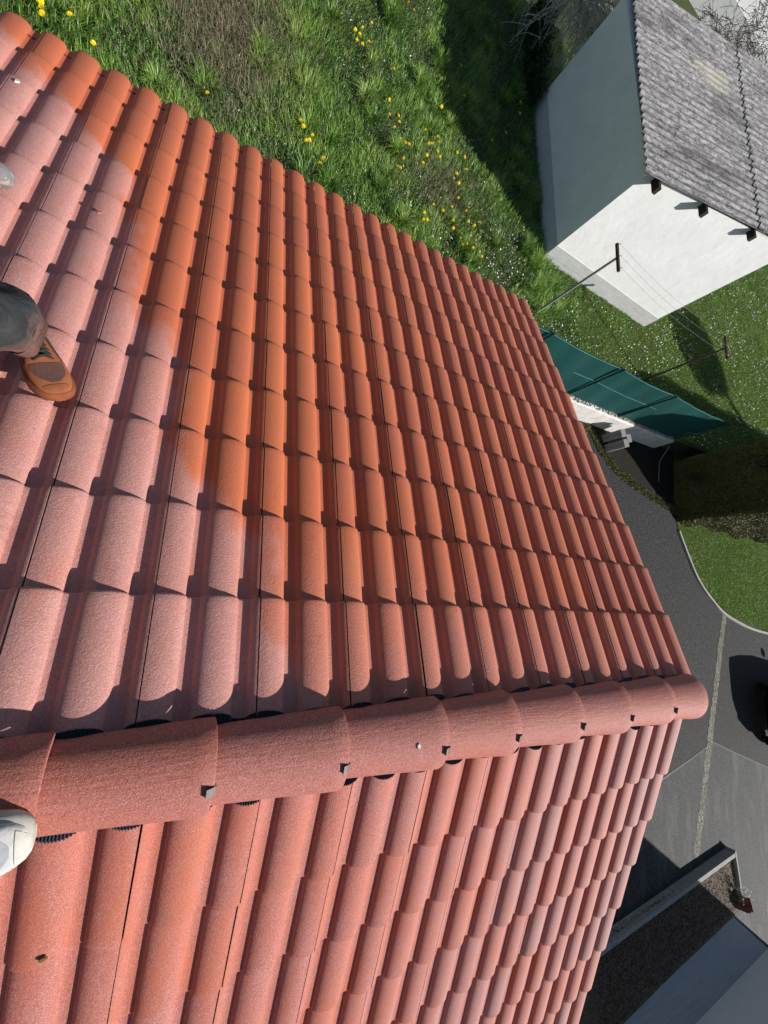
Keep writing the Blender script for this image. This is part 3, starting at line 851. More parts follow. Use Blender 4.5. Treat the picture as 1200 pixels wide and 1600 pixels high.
# mown lawn past the fence
x, y = scatter(330000, 6.2, 27, 5.0, 20, 19); k = keep_garden(x, y) & ((y < 8.3+.0*x) | (x > 10.9)); x, y = x[k], y[k]
rg = np.random.default_rng(20); dens = np.clip(1.35 - (x-6)/26, .3, 1); k = rg.random(len(x)) < dens; x, y = x[k], y[k]
P = np.stack([x, y, np.full(len(x), GG)], 1); f2 = fbm(x, y, 6, 2.5)
blades_obj('mown_grass', P, np.clip(.055+.02*f2, .03, .1)*(1+(x-6)/40), .008+.0006*(x-6).mean(), .8, 22, M_LAWNB, tv=np.clip(.5+.25*f2+rg.normal(0, .2, len(x)), 0, 1), label='short mown lawn past the green fence and beside the hut', cat='grass', kind='stuff')
# front lawn
from_poly = KL
x, y = scatter(90000, 13.1, 24, -.7, 3.3, 23)
lim = np.interp(x, [p[0] for p in KL], [p[1] for p in KL]); k = (y > lim+.06) & (y < 2.95); x, y = x[k], y[k]
P = np.stack([x, y, np.full(len(x), GD)], 1); rg = np.random.default_rng(24); f2 = fbm(x, y, 7, 1.6)
blades_obj('front_lawn_grass', P, np.clip(.06+.02*f2, .03, .1), .011, .8, 25, M_LAWNB, tv=np.clip(.55+.25*f2+rg.normal(0, .2, len(x)), 0, 1), label='bright green front lawn between the driveway edging and the hedge', cat='grass', kind='stuff')
# daisies
m = NT('daisy_petals'); m.base((.85, .85, .84)); M_DAISY = m.mat
rg = np.random.default_rng(26)
x = rg.uniform(6.3, 26, 40000); y = rg.uniform(5.0, 20, 40000); f = fbm(x, y, 8, 2.2)
dn = np.clip(.10 + .40*f, .02, 1) + 1.2*np.exp(-(((x-7.0)/.9)**2 + ((y-5.9)/.5)**2)) + .25*np.exp(-(((y-5.6)/.5)**2))*(x < 13)
k = keep_garden(x, y) & (rg.random(len(x)) < dn*1.0) & ((y < 7.9) | (x > 11.3)); x, y = x[k], y[k]
xx = rg.uniform(3, 6.5, 500); yy = rg.uniform(6.0, 8.2, 500); k = (rg.random(500) < .5); x = np.concatenate([x, xx[k]]); y = np.concatenate([y, yy[k]])
n = len(x); ang = np.arange(6)/6*2*np.pi
rr = rg.uniform(.010, .018, n)*(1+(x-6)/45)
tilt = rg.normal(0, .25, (n, 2))
C0 = np.stack([x, y, GG + rg.uniform(.05, .085, n)], 1)
V = C0[:, None, :] + np.stack([np.cos(ang)[None]*rr[:, None], np.sin(ang)[None]*rr[:, None], (np.cos(ang)[None]*tilt[:, :1] + np.sin(ang)[None]*tilt[:, 1:])*rr[:, None]], 2)
raw_mesh('daisies', V.reshape(-1, 3).astype(np.float32), np.arange(6*n, dtype=np.int32), np.full(n, 6, np.int32), M_DAISY, label='countless tiny white daisies dotted over the mown lawn', cat='daisies', kind='stuff')

# dandelions, one object each
DAND = [(-2.04,6.98),(-2.02,6.91),(-2.0,6.83),(-1.77,7.04),(-1.5,6.83),(-.22,7.08),(2.87,11.82),(3.0,11.74),(1.83,10.15),(1.96,10.32),(2.13,10.59),(1.92,10.13),(1.88,9.96),(1.99,9.96),(2.11,10.12),(2.65,9.95),(2.6,9.19),(2.62,8.87),(2.81,8.98),(2.83,8.85),(2.74,8.67),(3.76,9.93),(1.08,7.58),(1.13,7.5),(1.29,7.45),(1.25,7.32),(1.2,7.28),(2.88,8.51),(2.98,8.5),(3.06,8.52),(2.83,8.19),(2.97,8.14),(2.85,7.88),(2.91,7.89),(3.41,9.1),(3.57,8.89),(3.5,8.84),(3.72,9.03),(3.7,9.15),(3.7,8.8),(3.47,8.55),(3.39,8.32),(3.77,8.72),(1.5,7.14),(4.19,9.11),(4.38,9.13),(4.44,8.86),(3.67,7.56),(3.89,7.55),(4.09,7.76),(3.47,7.26),(3.46,7.11),(4.45,7.88),(4.14,7.48),(4.15,7.31),(4.52,7.67),(4.67,7.66),(4.82,7.81),(4.59,7.38),(4.72,7.34),(4.49,7.14),(4.38,7.07),(4.65,7.13),(4.82,7.13),(4.25,8.06),(4.25,8.41),(4.19,8.6),(4.33,10.65),(4.22,11.37),(6.0,11.8),(5.98,11.46),(5.54,10.58),(5.12,10.08),(1.45,7.01),(3.54,7.15),(4.33,7.18),(4.88,7.05),(7.3,6.1),(7.75,6.6),(8.6,6.2)]
m = NT('dandelion_yellow'); m.base((.92, .72, .01)); m.rough(.6); M_DAND = m.mat
M_STALK = simple('dandelion_stalk', (.16, .22, .07), .6)
mb = MB()
mb.tube([(0, 0, -.16), (.004, 0, -.05), (0, 0, 0)], .0025, 5, mi=1)
for lay, (r_, z_, t_) in enumerate(((.026, .0, 14), (.020, .006, 12), (.012, .010, 9))):
    for k in range(t_):
        a = 2*math.pi*k/t_ + lay*.3
        dx_, dy_ = math.cos(a), math.sin(a); px, py = -dy_, dx_; wq = r_*.2
        mb.add([(0, 0, z_), (dx_*r_*.6+px*wq, dy_*r_*.6+py*wq, z_+.004), (dx_*r_, dy_*r_, z_+.001), (dx_*r_*.6-px*wq, dy_*r_*.6-py*wq, z_+.004)], [(0, 1, 2, 3)])
d0 = mb.build('dandelion', [M_DAND, M_STALK], None, label='small yellow dandelion flower in the long grass', cat='dandelion', group='yellow dandelions in the grass')
for i, (x_, y_) in enumerate(DAND):
    o = d0 if i == 0 else d0.copy()
    if i: COL.objects.link(o)
    far = x_ > 7
    o['label'] = ('bright yellow dandelion close to the roof eave, top left corner of the meadow' if x_ < 0 else 'yellow dandelion on the lawn near the clothes line post' if far else 'dim yellow dandelion in the shadow of the white hut' if (y_ > 10 and x_ > 4.2) else 'yellow dandelion in the tall grass, in the upper loose cluster of the meadow' if y_ > 9.9 else 'yellow dandelion just beyond the tiled eave, in the small left hand cluster' if x_ < 1.6 else 'yellow dandelion in the crowded middle cluster of the sunny meadow' if x_ < 4.0 and y_ > 7.8 else 'yellow dandelion in the low clover close to the eave, right hand cluster')
    hgt = .07 if far else .155
    o.location = (x_, y_, GG+hgt); o.scale = (random.uniform(1.15, 1.7),)*3; o.rotation_euler = (random.uniform(-.35, .35), random.uniform(-.35, .35), random.uniform(0, 6))

# ---------------------------------------------------------------- hut
hut = empty('garden_hut', (8.9, 10.3, GG), label='white rendered garden hut with a lichen covered corrugated roof', cat='hut')
m = NT('white_render')
c = m.mix(m.ramp(m.noise(1.8, 5, .6), [(.35, 0), (.7, 1)]), (.80, .81, .81), (.87, .88, .88)); c = m.mix(m.ramp(m.noise(7, 4, .6), [(.5, 0), (.75, .3)]), c, (.70, .69, .64))
m.base(c); m.rough(.9); m.bump(m.noise(110, 4, .7), .55, .006, m.bump(m.noise(5, 4), .3, .03)); M_WHITE = m.mat
m = NT('grey_plinth')
c = m.mix(m.ramp(m.noise(5, 5, .6, vec=m.mapped((1, 1, 3))), [(.3, 0), (.7, 1)]), (.46, .47, .48), (.57, .58, .58)); c = m.mix(m.ramp(m.noise(22, 4, .7), [(.6, 0), (.8, .5)]), c, (.2, .2, .17)); m.base(c); m.bump(m.noise(60, 4), .5, .006); M_PLINTH = m.mat
hx0, hx1, hy0, hy1 = 6.886, 11.016, 8.10, 12.45
zr = lambda x: -1.94 + .185*(x-6.886)
c00, c10, c11, c01 = (hx0, 8.173), (hx1, 8.054), (hx1-.15, 12.3), (6.645, 12.387)
vv = []
for (x_, y_) in (c00, c10, c11, c01): vv.append((x_, y_, GG-.1))
for (x_, y_) in (c00, c10, c11, c01): vv.append((x_, y_, zr(x_)-.03))
mb = MB(); mb.add(vv, [(0, 1, 5, 4), (1, 2, 6, 5), (2, 3, 7, 6), (3, 0, 4, 7), (4, 5, 6, 7)])
world_child(mb.build('wall', M_WHITE), hut)
mb = MB(); e = .012
pp = [(c00[0]-e, c00[1]-e), (c10[0]+e, c10[1]-e), (c11[0]+e, c11[1]+e), (c01[0]-e, c01[1]+e)]
mb.prism(pp, GG-.1, GG+.40)
world_child(mb.build('plinth', M_PLINTH), hut)
m = NT('old_fibre_cement')
f = m.noise(24, 5, .85, vec=m.mapped((.28, 1, 1))); g = m.noise(1.6, 5, .65, vec=m.mapped((.25, 1.6, 1))); hh = m.noise(9, 5, .7, vec=m.mapped((.3, 1, 1)))
c = m.mix(m.ramp(f, [(.36, 0), (.64, 1)]), (.045, .043, .044), (.60, .59, .59))
c = m.mix(m.ramp(g, [(.35, .7), (.5, 0)]), c, (.072, .070, .071))
c = m.mix(m.ramp(hh, [(.52, 0), (.68, .75)]), c, (.36, .345, .35))
c = m.mix(m.ramp(m.voro(14), [(.05, .8), (.11, 0)]), c, (.03, .03, .03))
c = m.mix(m.ramp(m.voro(11, vec=m.mapped((1.2, 1, 1), (.3, .8, 2))), [(.05, .8), (.10, 0)]), c, (.62, .61, .58))
sepn = m.n('ShaderNodeSeparateXYZ'); m.lk(m.pos(), sepn.inputs[0])
pt = m.n('ShaderNodeVectorMath', operation='DISTANCE'); m.lk(m.mapped((.8, 1.6, 1)), pt.inputs[0]); pt.inputs[1].default_value = (7.2, 18.4, -1.6)
pm = m.ramp(m.math('ADD', m.math('MULTIPLY', pt.outputs['Value'], .40), m.math('MULTIPLY', m.noise(9, 4, .7, vec=m.mapped((.3, 1, 1))), 1.1)), [(.62, .65), (.78, 0)])
c = m.mix(pm, c, (.60, .57, .46))
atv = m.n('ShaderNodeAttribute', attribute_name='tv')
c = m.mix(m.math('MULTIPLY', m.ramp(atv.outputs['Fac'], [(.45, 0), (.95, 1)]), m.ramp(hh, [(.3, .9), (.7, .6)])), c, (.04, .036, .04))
m.base(c); m.rough(.95); m.bump(f, 1.0, .02); M_CORR = m.mat
def corr_sheet(x0, x1, y0, y1, dz, name, seed):
    rs = random.Random(seed); mb = MB(); pitch = .177*.98; per = 10; n = int((y1-y0)/pitch*per)
    nx_ = 24; vv = []; va = []
    for i in range(nx_+1):
        x = x0 + (x1-x0)*i/nx_
        for j in range(n+1):
            y = y0 + (y1-y0)*j/n
            ph = 2*math.pi*(y-y0)/pitch
            xx = x
            if i in (0, nx_): xx = x + (.018*math.sin(ph*.5+seed) + rs.uniform(-.006, .006))
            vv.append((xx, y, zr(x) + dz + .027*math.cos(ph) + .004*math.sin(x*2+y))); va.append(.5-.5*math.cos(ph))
    o_ = len(vv); vv += [(a, b, c_-.009) for a, b, c_ in vv]
    m_ = n+1
    ff = [(i*m_+j, (i+1)*m_+j, (i+1)*m_+j+1, i*m_+j+1) for i in range(nx_) for j in range(n)]
    ff += [(o_+i*m_+j, o_+i*m_+j+1, o_+(i+1)*m_+j+1, o_+(i+1)*m_+j) for i in range(nx_) for j in range(n)]
    ff += [(j, j+1, o_+j+1, o_+j) for j in range(n)] + [(nx_*m_+j+1, nx_*m_+j, o_+nx_*m_+j, o_+nx_*m_+j+1) for j in range(n)]
    ff += [(i*m_, o_+i*m_, o_+(i+1)*m_, (i+1)*m_) for i in range(nx_)] + [((i+1)*m_-1, (i+2)*m_-1, o_+(i+2)*m_-1, o_+(i+1)*m_-1) for i in range(nx_)]
    mb.add(vv, ff, 0, True); o = mb.build(name, M_CORR); with_tv(o, va+va); smooth_by_angle(o, 40); return world_child(o, hut)
corr_sheet(6.74, 9.93, 8.00, 12.95, .05, 'corrugated_roof', 1)
corr_sheet(9.80, 12.2, 8.00, 12.95, .072, 'corrugated_roof', 2)
M_DKWOOD = simple('dark_purlin', (.035, .022, .018), .7)
for x_ in (7.12, 8.35, 9.75, 11.1):
    mb = MB(); mb.box((x_, 10.3, zr(x_)-.055), (.085, 4.78, .13)); world_child(mb.build('purlin', M_DKWOOD), hut)

# ivy covered corner of the hut
def blob_pts(n, c, r, seed, shell=.5):
    rg = np.random.default_rng(seed); d = rg.normal(size=(n, 3)); d /= np.linalg.norm(d, axis=1)[:, None]
    q = (shell + (1-shell)*rg.random(n))[:, None]
    return np.array(c) + d*q*np.array(r)
M_EVER = leaf_mat('evergreen_leaves', [(0, (.008, .018, .006)), (.6, (.022, .045, .012)), (1, (.05, .085, .02))], .5, .1, (.02, .04, .01))
P = []
rg = np.random.default_rng(41)
for i in range(26):
    t = i/25; P.append(blob_pts(420, (6.50+.05*math.sin(i)-.1, 12.3+2.4*t, GG+.22+.25*t+.1*math.sin(i*1.7)), (.20+.12*t, .26, .28+.2*t), 100+i, .3))
iv = empty('evergreen_shrub', (6.4, 12.6, GG), label='dark evergreen shrubs growing along the far corner of the white hut', cat='shrub')
leaves_mesh('foliage', np.concatenate(P), .035, M_EVER, 42, parent=iv)
M_DB = simple('dark_bark', (.06, .045, .035), .9)
for k in range(5):
    mb = MB(); mb.tube([(6.35, 12.4+.45*k, GG-.02), (6.4, 12.4+.45*k, GG+.35)], .012, 6); world_child(mb.build('stem', M_DB), iv)

# ---------------------------------------------------------------- white building beyond the hut
wb = empty('white_building', (22, 24, GG), label='bright white building with a grey base, beyond the hut at the top right', cat='building')
mb = MB(); mb.prism([(11.0, 26.35), (33.0, 22.75), (34, 29), (12, 33)], GG+1.05, GG+6.0); world_child(mb.build('wall', M_WHITE), wb)
mb = MB(); mb.prism([(10.98, 26.33), (33.02, 22.70), (34.02, 29.02), (11.98, 33.02)], GG-.1, GG+1.05); world_child(mb.build('plinth', M_PLINTH), wb)
mb = MB(); mb.prism([(10.6, 25.95), (33.4, 22.2), (34.4, 29.5), (11.6, 33.4)], GG+6.0, GG+6.25); world_child(mb.build('roof', simple('flat_roof', (.35, .34, .33), .9)), wb)
mb = MB(); mb.box((20.35, 24.745, GG+.62), (.42, .05, .22), rz=-.162); world_child(mb.build('vent', simple('vent_grey', (.14, .15, .16), .6)), wb)

# ---------------------------------------------------------------- bare trees
M_BARK = simple('grey_twig_bark', (.60, .57, .52), .85, 0, .35, 12)
M_BARK2 = simple('brown_bark', (.17, .14, .12), .9, 0, .35, 10)
def bare_tree(name, base, h, spread, seed, mat, droop, label, n1=9, depth=4, aim=(0, 0)):
    rs = random.Random(seed)
    root = empty(name, base, label=label, cat='tree', group='bare trees beside the hut')
    tr_ = MB(); top = Vector((rs.uniform(-.1, .1), rs.uniform(-.1, .1), h*.38))
    tr_.tube([(0, 0, -.1), (top.x*.5, top.y*.5, h*.2), top], [.10, .08, .065], 10)
    tr_.build('trunk', mat, root)
    br = MB()
    def grow(p, d, L, r, lev):
        pts = [p.copy()]; rad = [r]; n = 5
        for k in range(n):
            d = (d + Vector((rs.gauss(0, .16), rs.gauss(0, .16), rs.gauss(0, .10) - droop*(lev+1)*.05))).normalized()
            p = p + d*L/n; pts.append(p.copy()); rad.append(max(.0045, r*(1-.75*(k+1)/n)))
        br.tube(pts, rad, 6 if lev < 2 else 4, cap=False)
        if lev >= depth:
            for q in pts[1:]:
                if rs.random() < .75:   # small knobbly buds
                    e_ = Vector((rs.gauss(0, 1), rs.gauss(0, 1), rs.gauss(0, 1))).normalized()*.012
                    br.tube([q-e_*.3, q+e_*.6, q+e_*1.8], [.005, .011, .003], 4, cap=False)
            return
        for k in range(1, n+1):
            for _ in range(2 if lev < 3 else 1):
                if rs.random() < (.85 if lev else 1):
                    side = Vector((rs.gauss(0, 1), rs.gauss(0, 1), rs.gauss(0, .7))).normalized()
                    nd = (d*.55 + side*.85).normalized()
                    grow(pts[k], nd, L*rs.uniform(.42, .68), rad[k]*.6, lev+1)
    for k in range(n1):
        a = 2*math.pi*k/n1 + rs.uniform(-.3, .3)
        d = Vector((math.cos(a)*spread + aim[0], math.sin(a)*spread + aim[1], rs.uniform(.35, .9))).normalized()
        grow(top*rs.uniform(.75, 1.0), d, h*.42, .045, 1)
    br.build('crown', mat, root)
    return root
bare_tree('bare_tree', (6.75, 14.5, GG), 3.9, .9, 4, M_BARK, .9, 'pale grey bare tree with knobbly drooping twigs hanging over the shaded hut wall', n1=13, depth=3, aim=(-.35, -.9))
bare_tree('bare_tree', (12.6, 15.4, GG), 3.6, .9, 9, M_BARK2, .1, 'thin dark bare tree behind the corrugated roof, against the white building', n1=9, depth=4)

# ---------------------------------------------------------------- clothes line
M_RUST = simple('rusty_steel', (.13, .075, .055), .7, .4, .5, 18)
M_GALV = simple('weathered_steel', (.42, .41, .40), .6, .1, .35, 16)
def line_post(base, h, label, mat):
    root = empty('clothes_line_post', base, label=label, cat='post', group='clothes line posts on the lawn')
    mb = MB(); mb.tube([(0, 0, -.1), (0, 0, h)], .025, 10); mb.build('pole', mat, root)
    mb = MB(); mb.box((0, 0, h+.015), (.045, .58, .045)); mb.build('crossbar', M_RUST, root)
    for yy in (-.25, 0, .25):
        mb = MB(); mb.tube([(0, yy, h+.03), (.0, yy, h+.065), (.02, yy, h+.075)], .005, 5); mb.build('hook', M_RUST, root)
    return root
p1 = line_post((6.584, 6.585, GG), 1.845, 'clothes line post nearer the roof edge, in front of the white hut', M_GALV)
p2 = line_post((10.773, 6.327, GG), 1.845, 'rusty clothes line post on the open lawn behind the green fence', M_RUST)
cl = MB()
for yy in (-.25, 0, .25):
    a_ = Vector((6.584, 6.585+yy, GG+1.91)); b_ = Vector((10.773, 6.327+yy, GG+1.91))
    cl.tube([a_.lerp(b_, t/16) - Vector((0, 0, .10*math.sin(math.pi*t/16))) for t in range(17)], .0022, 4, cap=False)
cl.build('clothes_lines', simple('washing_line', (.22, .22, .23), .6), None, label='three thin washing lines strung between the two steel posts', cat='clothes line')

# ---------------------------------------------------------------- hedge on the right
hd = empty('tall_hedge', (16, 3.8, GD), label='tall dense dark green hedge at the end of the driveway', cat='hedge')
HX0, HX1, HY0, HY1 = 13.15, 24.0, 2.85, 4.7
def hedge_top(x, y): return GD + 4.1 - (y-HY0)*.6 - .7*np.exp(-(x-HX0)/.6)
def hedge_pts(n, seed):
    rg = np.random.default_rng(seed); out = []
    nf = int(n*.32)
    y = rg.uniform(HY0, HY1, nf); z = GD + (hedge_top(HX0, y)-GD)*rg.random(nf); out.append(np.stack([HX0 + .04*np.sin(y*5)+.06*np.sin(z*4+y*3) + np.abs(rg.normal(0, .05, nf)), y, z], 1))
    nf = int(n*.40)
    x = HX0 + (HX1-HX0)*rg.random(nf)**1.5; z = GD + (hedge_top(x, HY0)-GD)*rg.random(nf)**1.2; out.append(np.stack([x, HY0 + .05*np.sin(x*4)+.04*np.sin(z*6+x*2) + np.abs(rg.normal(0, .05, nf)), z], 1))
    nf = int(n*.28)
    x = HX0 + (HX1-HX0)*rg.random(nf)**1.5; y = rg.uniform(HY0, HY1, nf); out.append(np.stack([x, y, hedge_top(x, y) + .06*np.sin(x*3+y*4) - np.abs(rg.normal(0, .06, nf))], 1))
    return np.concatenate(out)
M_HEDGE = leaf_mat('hedge_leaves', [(0, (.05, .05, .016)), (.5, (.125, .12, .034)), (1, (.23, .21, .07))], .6, .0, (.13, .12, .035))
leaves_mesh('foliage', hedge_pts(190000, 51), .022, M_HEDGE, 52, parent=hd, elong=2.2)
mb = MB(); vv = []
HXS = [HX0+.1, HX0+.5, HX0+1.0, HX0+2.0, HX0+4, HX1]
for x_ in HXS:
    for y_ in (HY0+.1, HY1-.1): vv += [(x_, y_, GD), (x_, y_, float(hedge_top(x_, y_))-.12)]
ff = [(0, 1, 3, 2)]
for i in range(len(HXS)-1):
    a_ = 4*i; ff += [(a_+1, a_+5, a_+7, a_+3), (a_, a_+4, a_+5, a_+1), (a_+2, a_+3, a_+7, a_+6)]
mb.add(vv, ff); world_child(mb.build('branches', simple('hedge_inside', (.012, .012, .006), .9)), hd)
# a round tree further right whose shadow lies on the lawn (outside the frame itself)
rt = empty('garden_tree', (18.0, 6.15, GG), label='bushy tree on the lawn beyond the right edge of the view', cat='tree')
leaves_mesh('crown', np.concatenate([blob_pts(3500, (18.0+.35*math.sin(i*2.1), 5.9+.35*math.cos(i*1.7), GG+2.45+.16*i), (.75, .75, .6), 60+i, .3) for i in range(6)]), .07, M_EVER, 66, parent=rt)
mb = MB(); mb.tube([(18.0, 6.15, GG-.1), (18.0, 6.0, GG+1.4), (18.1, 5.95, GG+2.7)], [.11, .09, .05], 10); world_child(mb.build('trunk', M_BARK2), rt)

# weeds along the driveway edge
rg = np.random.default_rng(71); ex = []; EP = [(9.1, 4.84), (9.6, 4.25), (10.3, 3.8), (11.3, 3.52), (12.3, 3.35), (13.05, 3.2)]
for (a, b), (c_, d) in zip(EP[:-1], EP[1:]):
    n_ = 700; t = rg.random(n_); ex.append(np.stack([a+(c_-a)*t + rg.normal(0, .05, n_), b+(d-b)*t + rg.normal(-.02, .06, n_), GD + rg.uniform(0, .04, n_)], 1))
t = rg.random(500); ex.append(np.stack([8.6+rg.normal(0, .25, 500), 4.3+rg.normal(0, .25, 500), GD+rg.uniform(0, .03, 500)], 1))
leaves_mesh('edge_weeds', np.concatenate(ex), .028, leaf_mat('moss_weeds', [(0, (.06, .07, .02)), (1, (.22, .2, .07))], .8, .1, (.1, .1, .03)), 72, label='yellowish weeds and moss along the ragged driveway edge', cat='weeds', kind='stuff')

# ---------------------------------------------------------------- black car at the right edge
car = empty('parked_car', (18.80, -2.70, GD), label='black parked car at the right edge on the driveway', cat='car')
m = NT('black_paint'); m.base((.004, .004, .005)); m.rough(.22); m.b.inputs['Coat Weight'].default_value = .6; m.b.inputs['Coat Roughness'].default_value = .08; M_CARP = m.mat
m = NT('dark_glass'); m.base((.006, .007, .009)); m.rough(.05); M_GLASS = m.mat
M_TYRE = simple('tyre_rubber', (.012, .012, .012), .85); M_RIM = simple('alloy_rim', (.35, .35, .36), .3, .9)
CX, CY = 18.80, -2.70; CL, CW = 3.9, 1.74
def car_ring(x, zlo, zhi, hw, tum, n=28):
    out = []
    for k in range(n):
        t = 2*math.pi*k/n; c_, s_ = math.cos(t), math.sin(t)
        yy = abs(c_)**.42*math.copysign(1, c_); zz = abs(s_)**.5*math.copysign(1, s_)
        zc = (zlo+zhi)/2 + zz*(zhi-zlo)/2
        f_ = 1 - tum*max(0, (zc-GD-.85))/.6
        out.append((CX+x, CY + yy*hw*f_, zc))
    return out
mb = MB()
prof_ = [(-1.95, .42, .60, .62), (-1.92, .34, .78, .74), (-1.78, .26, .93, .82), (-1.45, .20, 1.02, .86), (-.6, .19, 1.00, .87), (.6, .19, .98, .87), (1.2, .20, .93, .87), (1.7, .26, .78, .83), (1.9, .34, .66, .74), (1.95, .42, .58, .62)]
mb.loft([car_ring(x, GD+a, GD+b, c_, .15) for x, a, b, c_ in prof_])
cb = world_child(mb.build('body', M_CARP), car)
mb = MB(); prof_ = [(-1.80, .88, .98, .66), (-1.62, .9, 1.22, .70), (-1.30, .9, 1.42, .71), (-.6, .9, 1.48, .72), (.2, .9, 1.44, .71), (.75, .9, 1.22, .70), (1.15, .88, .96, .68)]
mb.loft([car_ring(x, GD+a, GD+b, c_, .22) for x, a, b, c_ in prof_]); world_child(mb.build('cabin_glass', M_GLASS), car)
mb = MB(); mb.loft([car_ring(x, GD+a, GD+b, c_, .22) for x, a, b, c_ in [(-1.28, 1.40, 1.445, .60), (-.6, 1.43, 1.50, .62), (.1, 1.40, 1.465, .60)]]); world_child(mb.build('roof_panel', M_CARP), car)
for sx in (-1.2, 1.25):
    for sy in (-1, 1):
        yy = CY + sy*.80; mb = MB(); mb.tube([(CX+sx, yy-.1, GD+.31), (CX+sx, yy+.1, GD+.31)], .31, 24); tw_ = world_child(mb.build('wheel', M_TYRE), car)
        mb = MB(); mb.tube([(CX+sx, yy+sy*.095, GD+.31), (CX+sx, yy+sy*.108, GD+.31)], .19, 20)
        r_ = mb.build('rim', M_RIM, tw_); r_.matrix_parent_inverse = Matrix.Identity(4)
for sy in (-1, 1):
    mb = MB(); mb.box((CX-1.88, CY+sy*.6, GD+.74), (.10, .26, .12)); world_child(mb.build('tail_light', simple('red_lens', (.25, .01, .01), .2)), car)
    mb = MB(); mb.box((CX+.62, CY+sy*.93, GD+1.0), (.14, .18, .12)); world_child(mb.build('mirror', M_CARP), car)
mb = MB(); mb.box((CX-1.975, CY, GD+.52), (.02, .52, .11)); world_child(mb.build('number_plate', simple('plate_white', (.6, .6, .58), .4)), car)

# ---------------------------------------------------------------- person (legs and shoes reach into the view)
person = empty('person', (-.55, .5, -.35), label='person in worn grey trousers and dusty shoes standing astride the roof ridge', cat='person')
def skin_mesh(name, verts, edges, radii, mat, parent, levels=2, root=0):
    me = bpy.data.meshes.new(name); me.from_pydata([tuple(v) for v in verts], edges, [])
    o = bpy.data.objects.new(name, me); COL.objects.link(o)
    sk = o.modifiers.new('skin', 'SKIN'); sk.use_smooth_shade = True
    for i, r_ in enumerate(radii):
        sv = me.skin_vertices[0].data[i]; sv.radius = (r_, r_) if not hasattr(r_, '__len__') else r_; sv.use_root = (i == root)
    sb_ = o.modifiers.new('sub', 'SUBSURF'); sb_.levels = levels; sb_.render_levels = levels
    me.materials.append(mat)
    return world_child(o, parent), o
m = NT('skin'); m.base((.50, .29, .21)); m.rough(.5); m.b.inputs['Subsurface Weight'].default_value = .1; M_SKIN = m.mat
M_JACKET = simple('dark_work_jacket', (.05, .055, .065), .85, 0, .3, 30)
hipc = Vector((-.92, .46, .42))
hl = Vector((-.90, .58, .42)); kl = Vector((-.52, .90, .22)); al = Vector((-.435, 1.115, -.275))
hr_ = Vector((-.90, .34, .42)); kr = Vector((-.56, .05, .62)); ar = Vector((-.39, -.11, .175))
# body: torso, arms, head, hands in one surface; trousers cover the legs
V = [hipc, hipc+Vector((.05, 0, .22)), hipc+Vector((.14, 0, .45)), Vector((-.76, .45, .98)), Vector((-.72, .45, 1.06)), Vector((-.68, .45, 1.14)), Vector((-.65, .45, 1.24)),
     Vector((-.76, .64, .95)), Vector((-.50, .74, .86)), Vector((-.30, .62, 1.10)), Vector((-.21, .55, 1.20)),
     Vector((-.76, .26, .95)), Vector((-.50, .14, .86)), Vector((-.30, .28, 1.10)), Vector((-.21, .34, 1.20)),
     hl, kl*.5+hl*.5, hr_, kr*.5+hr_*.5]
E_ = [(0, 1), (1, 2), (2, 3), (3, 4), (4, 5), (5, 6), (3, 7), (7, 8), (8, 9), (9, 10), (3, 11), (11, 12), (12, 13), (13, 14), (0, 15), (15, 16), (0, 17), (17, 18)]
Rr = [(.15, .12), (.14, .11), (.15, .12), (.12, .10), .055, (.085, .095), (.08, .095), .065, .045, .035, .03, .065, .045, .035, .03, .08, .06, .08, .06]
skin_mesh('body', V, E_, Rr, M_JACKET, person)
head = MB()
for (z_, r1, r2) in ((0, 0, 0),): pass
rings = []
for k in range(13):
    t = math.pi*k/12; zz = -math.cos(t); rr = math.sin(t)
    rings.append([(-.63 + .012*(zz < 0) + (.098 if math.cos(a) > 0 else .092)*rr*math.cos(a)*(1-.12*(zz < -.2)) , .45 + .077*rr*math.sin(a)*(1-.15*(zz < -.2)), 1.25 + .122*zz) for a in [2*math.pi*j/20 for j in range(20)]])
head.loft(rings, cap=False)
head.add([(-.535, .435, 1.25), (-.535, .465, 1.25), (-.505, .45, 1.225), (-.54, .45, 1.285)], [(0, 2, 3), (1, 3, 2), (0, 1, 2)], 0, True)
for sy in (-1, 1): head.tube([(-.63, .45+sy*.075, 1.22), (-.635, .45+sy*.09, 1.245), (-.63, .45+sy*.078, 1.27)], .012, 6)
hdo = world_child(head.build('head', M_SKIN), person)
mb = MB()
rings = []
for k in range(8):
    t = math.pi/2*k/7; rings.append([(-.642 + .104*math.cos(t)*math.cos(a), .45 + .086*math.cos(t)*math.sin(a), 1.28 + .105*math.sin(t)) for a in [2*math.pi*j/20 for j in range(20)]])
mb.loft(rings, cap=False); world_child(mb.build('hair', simple('brown_hair', (.05, .03, .02), .8)), person)
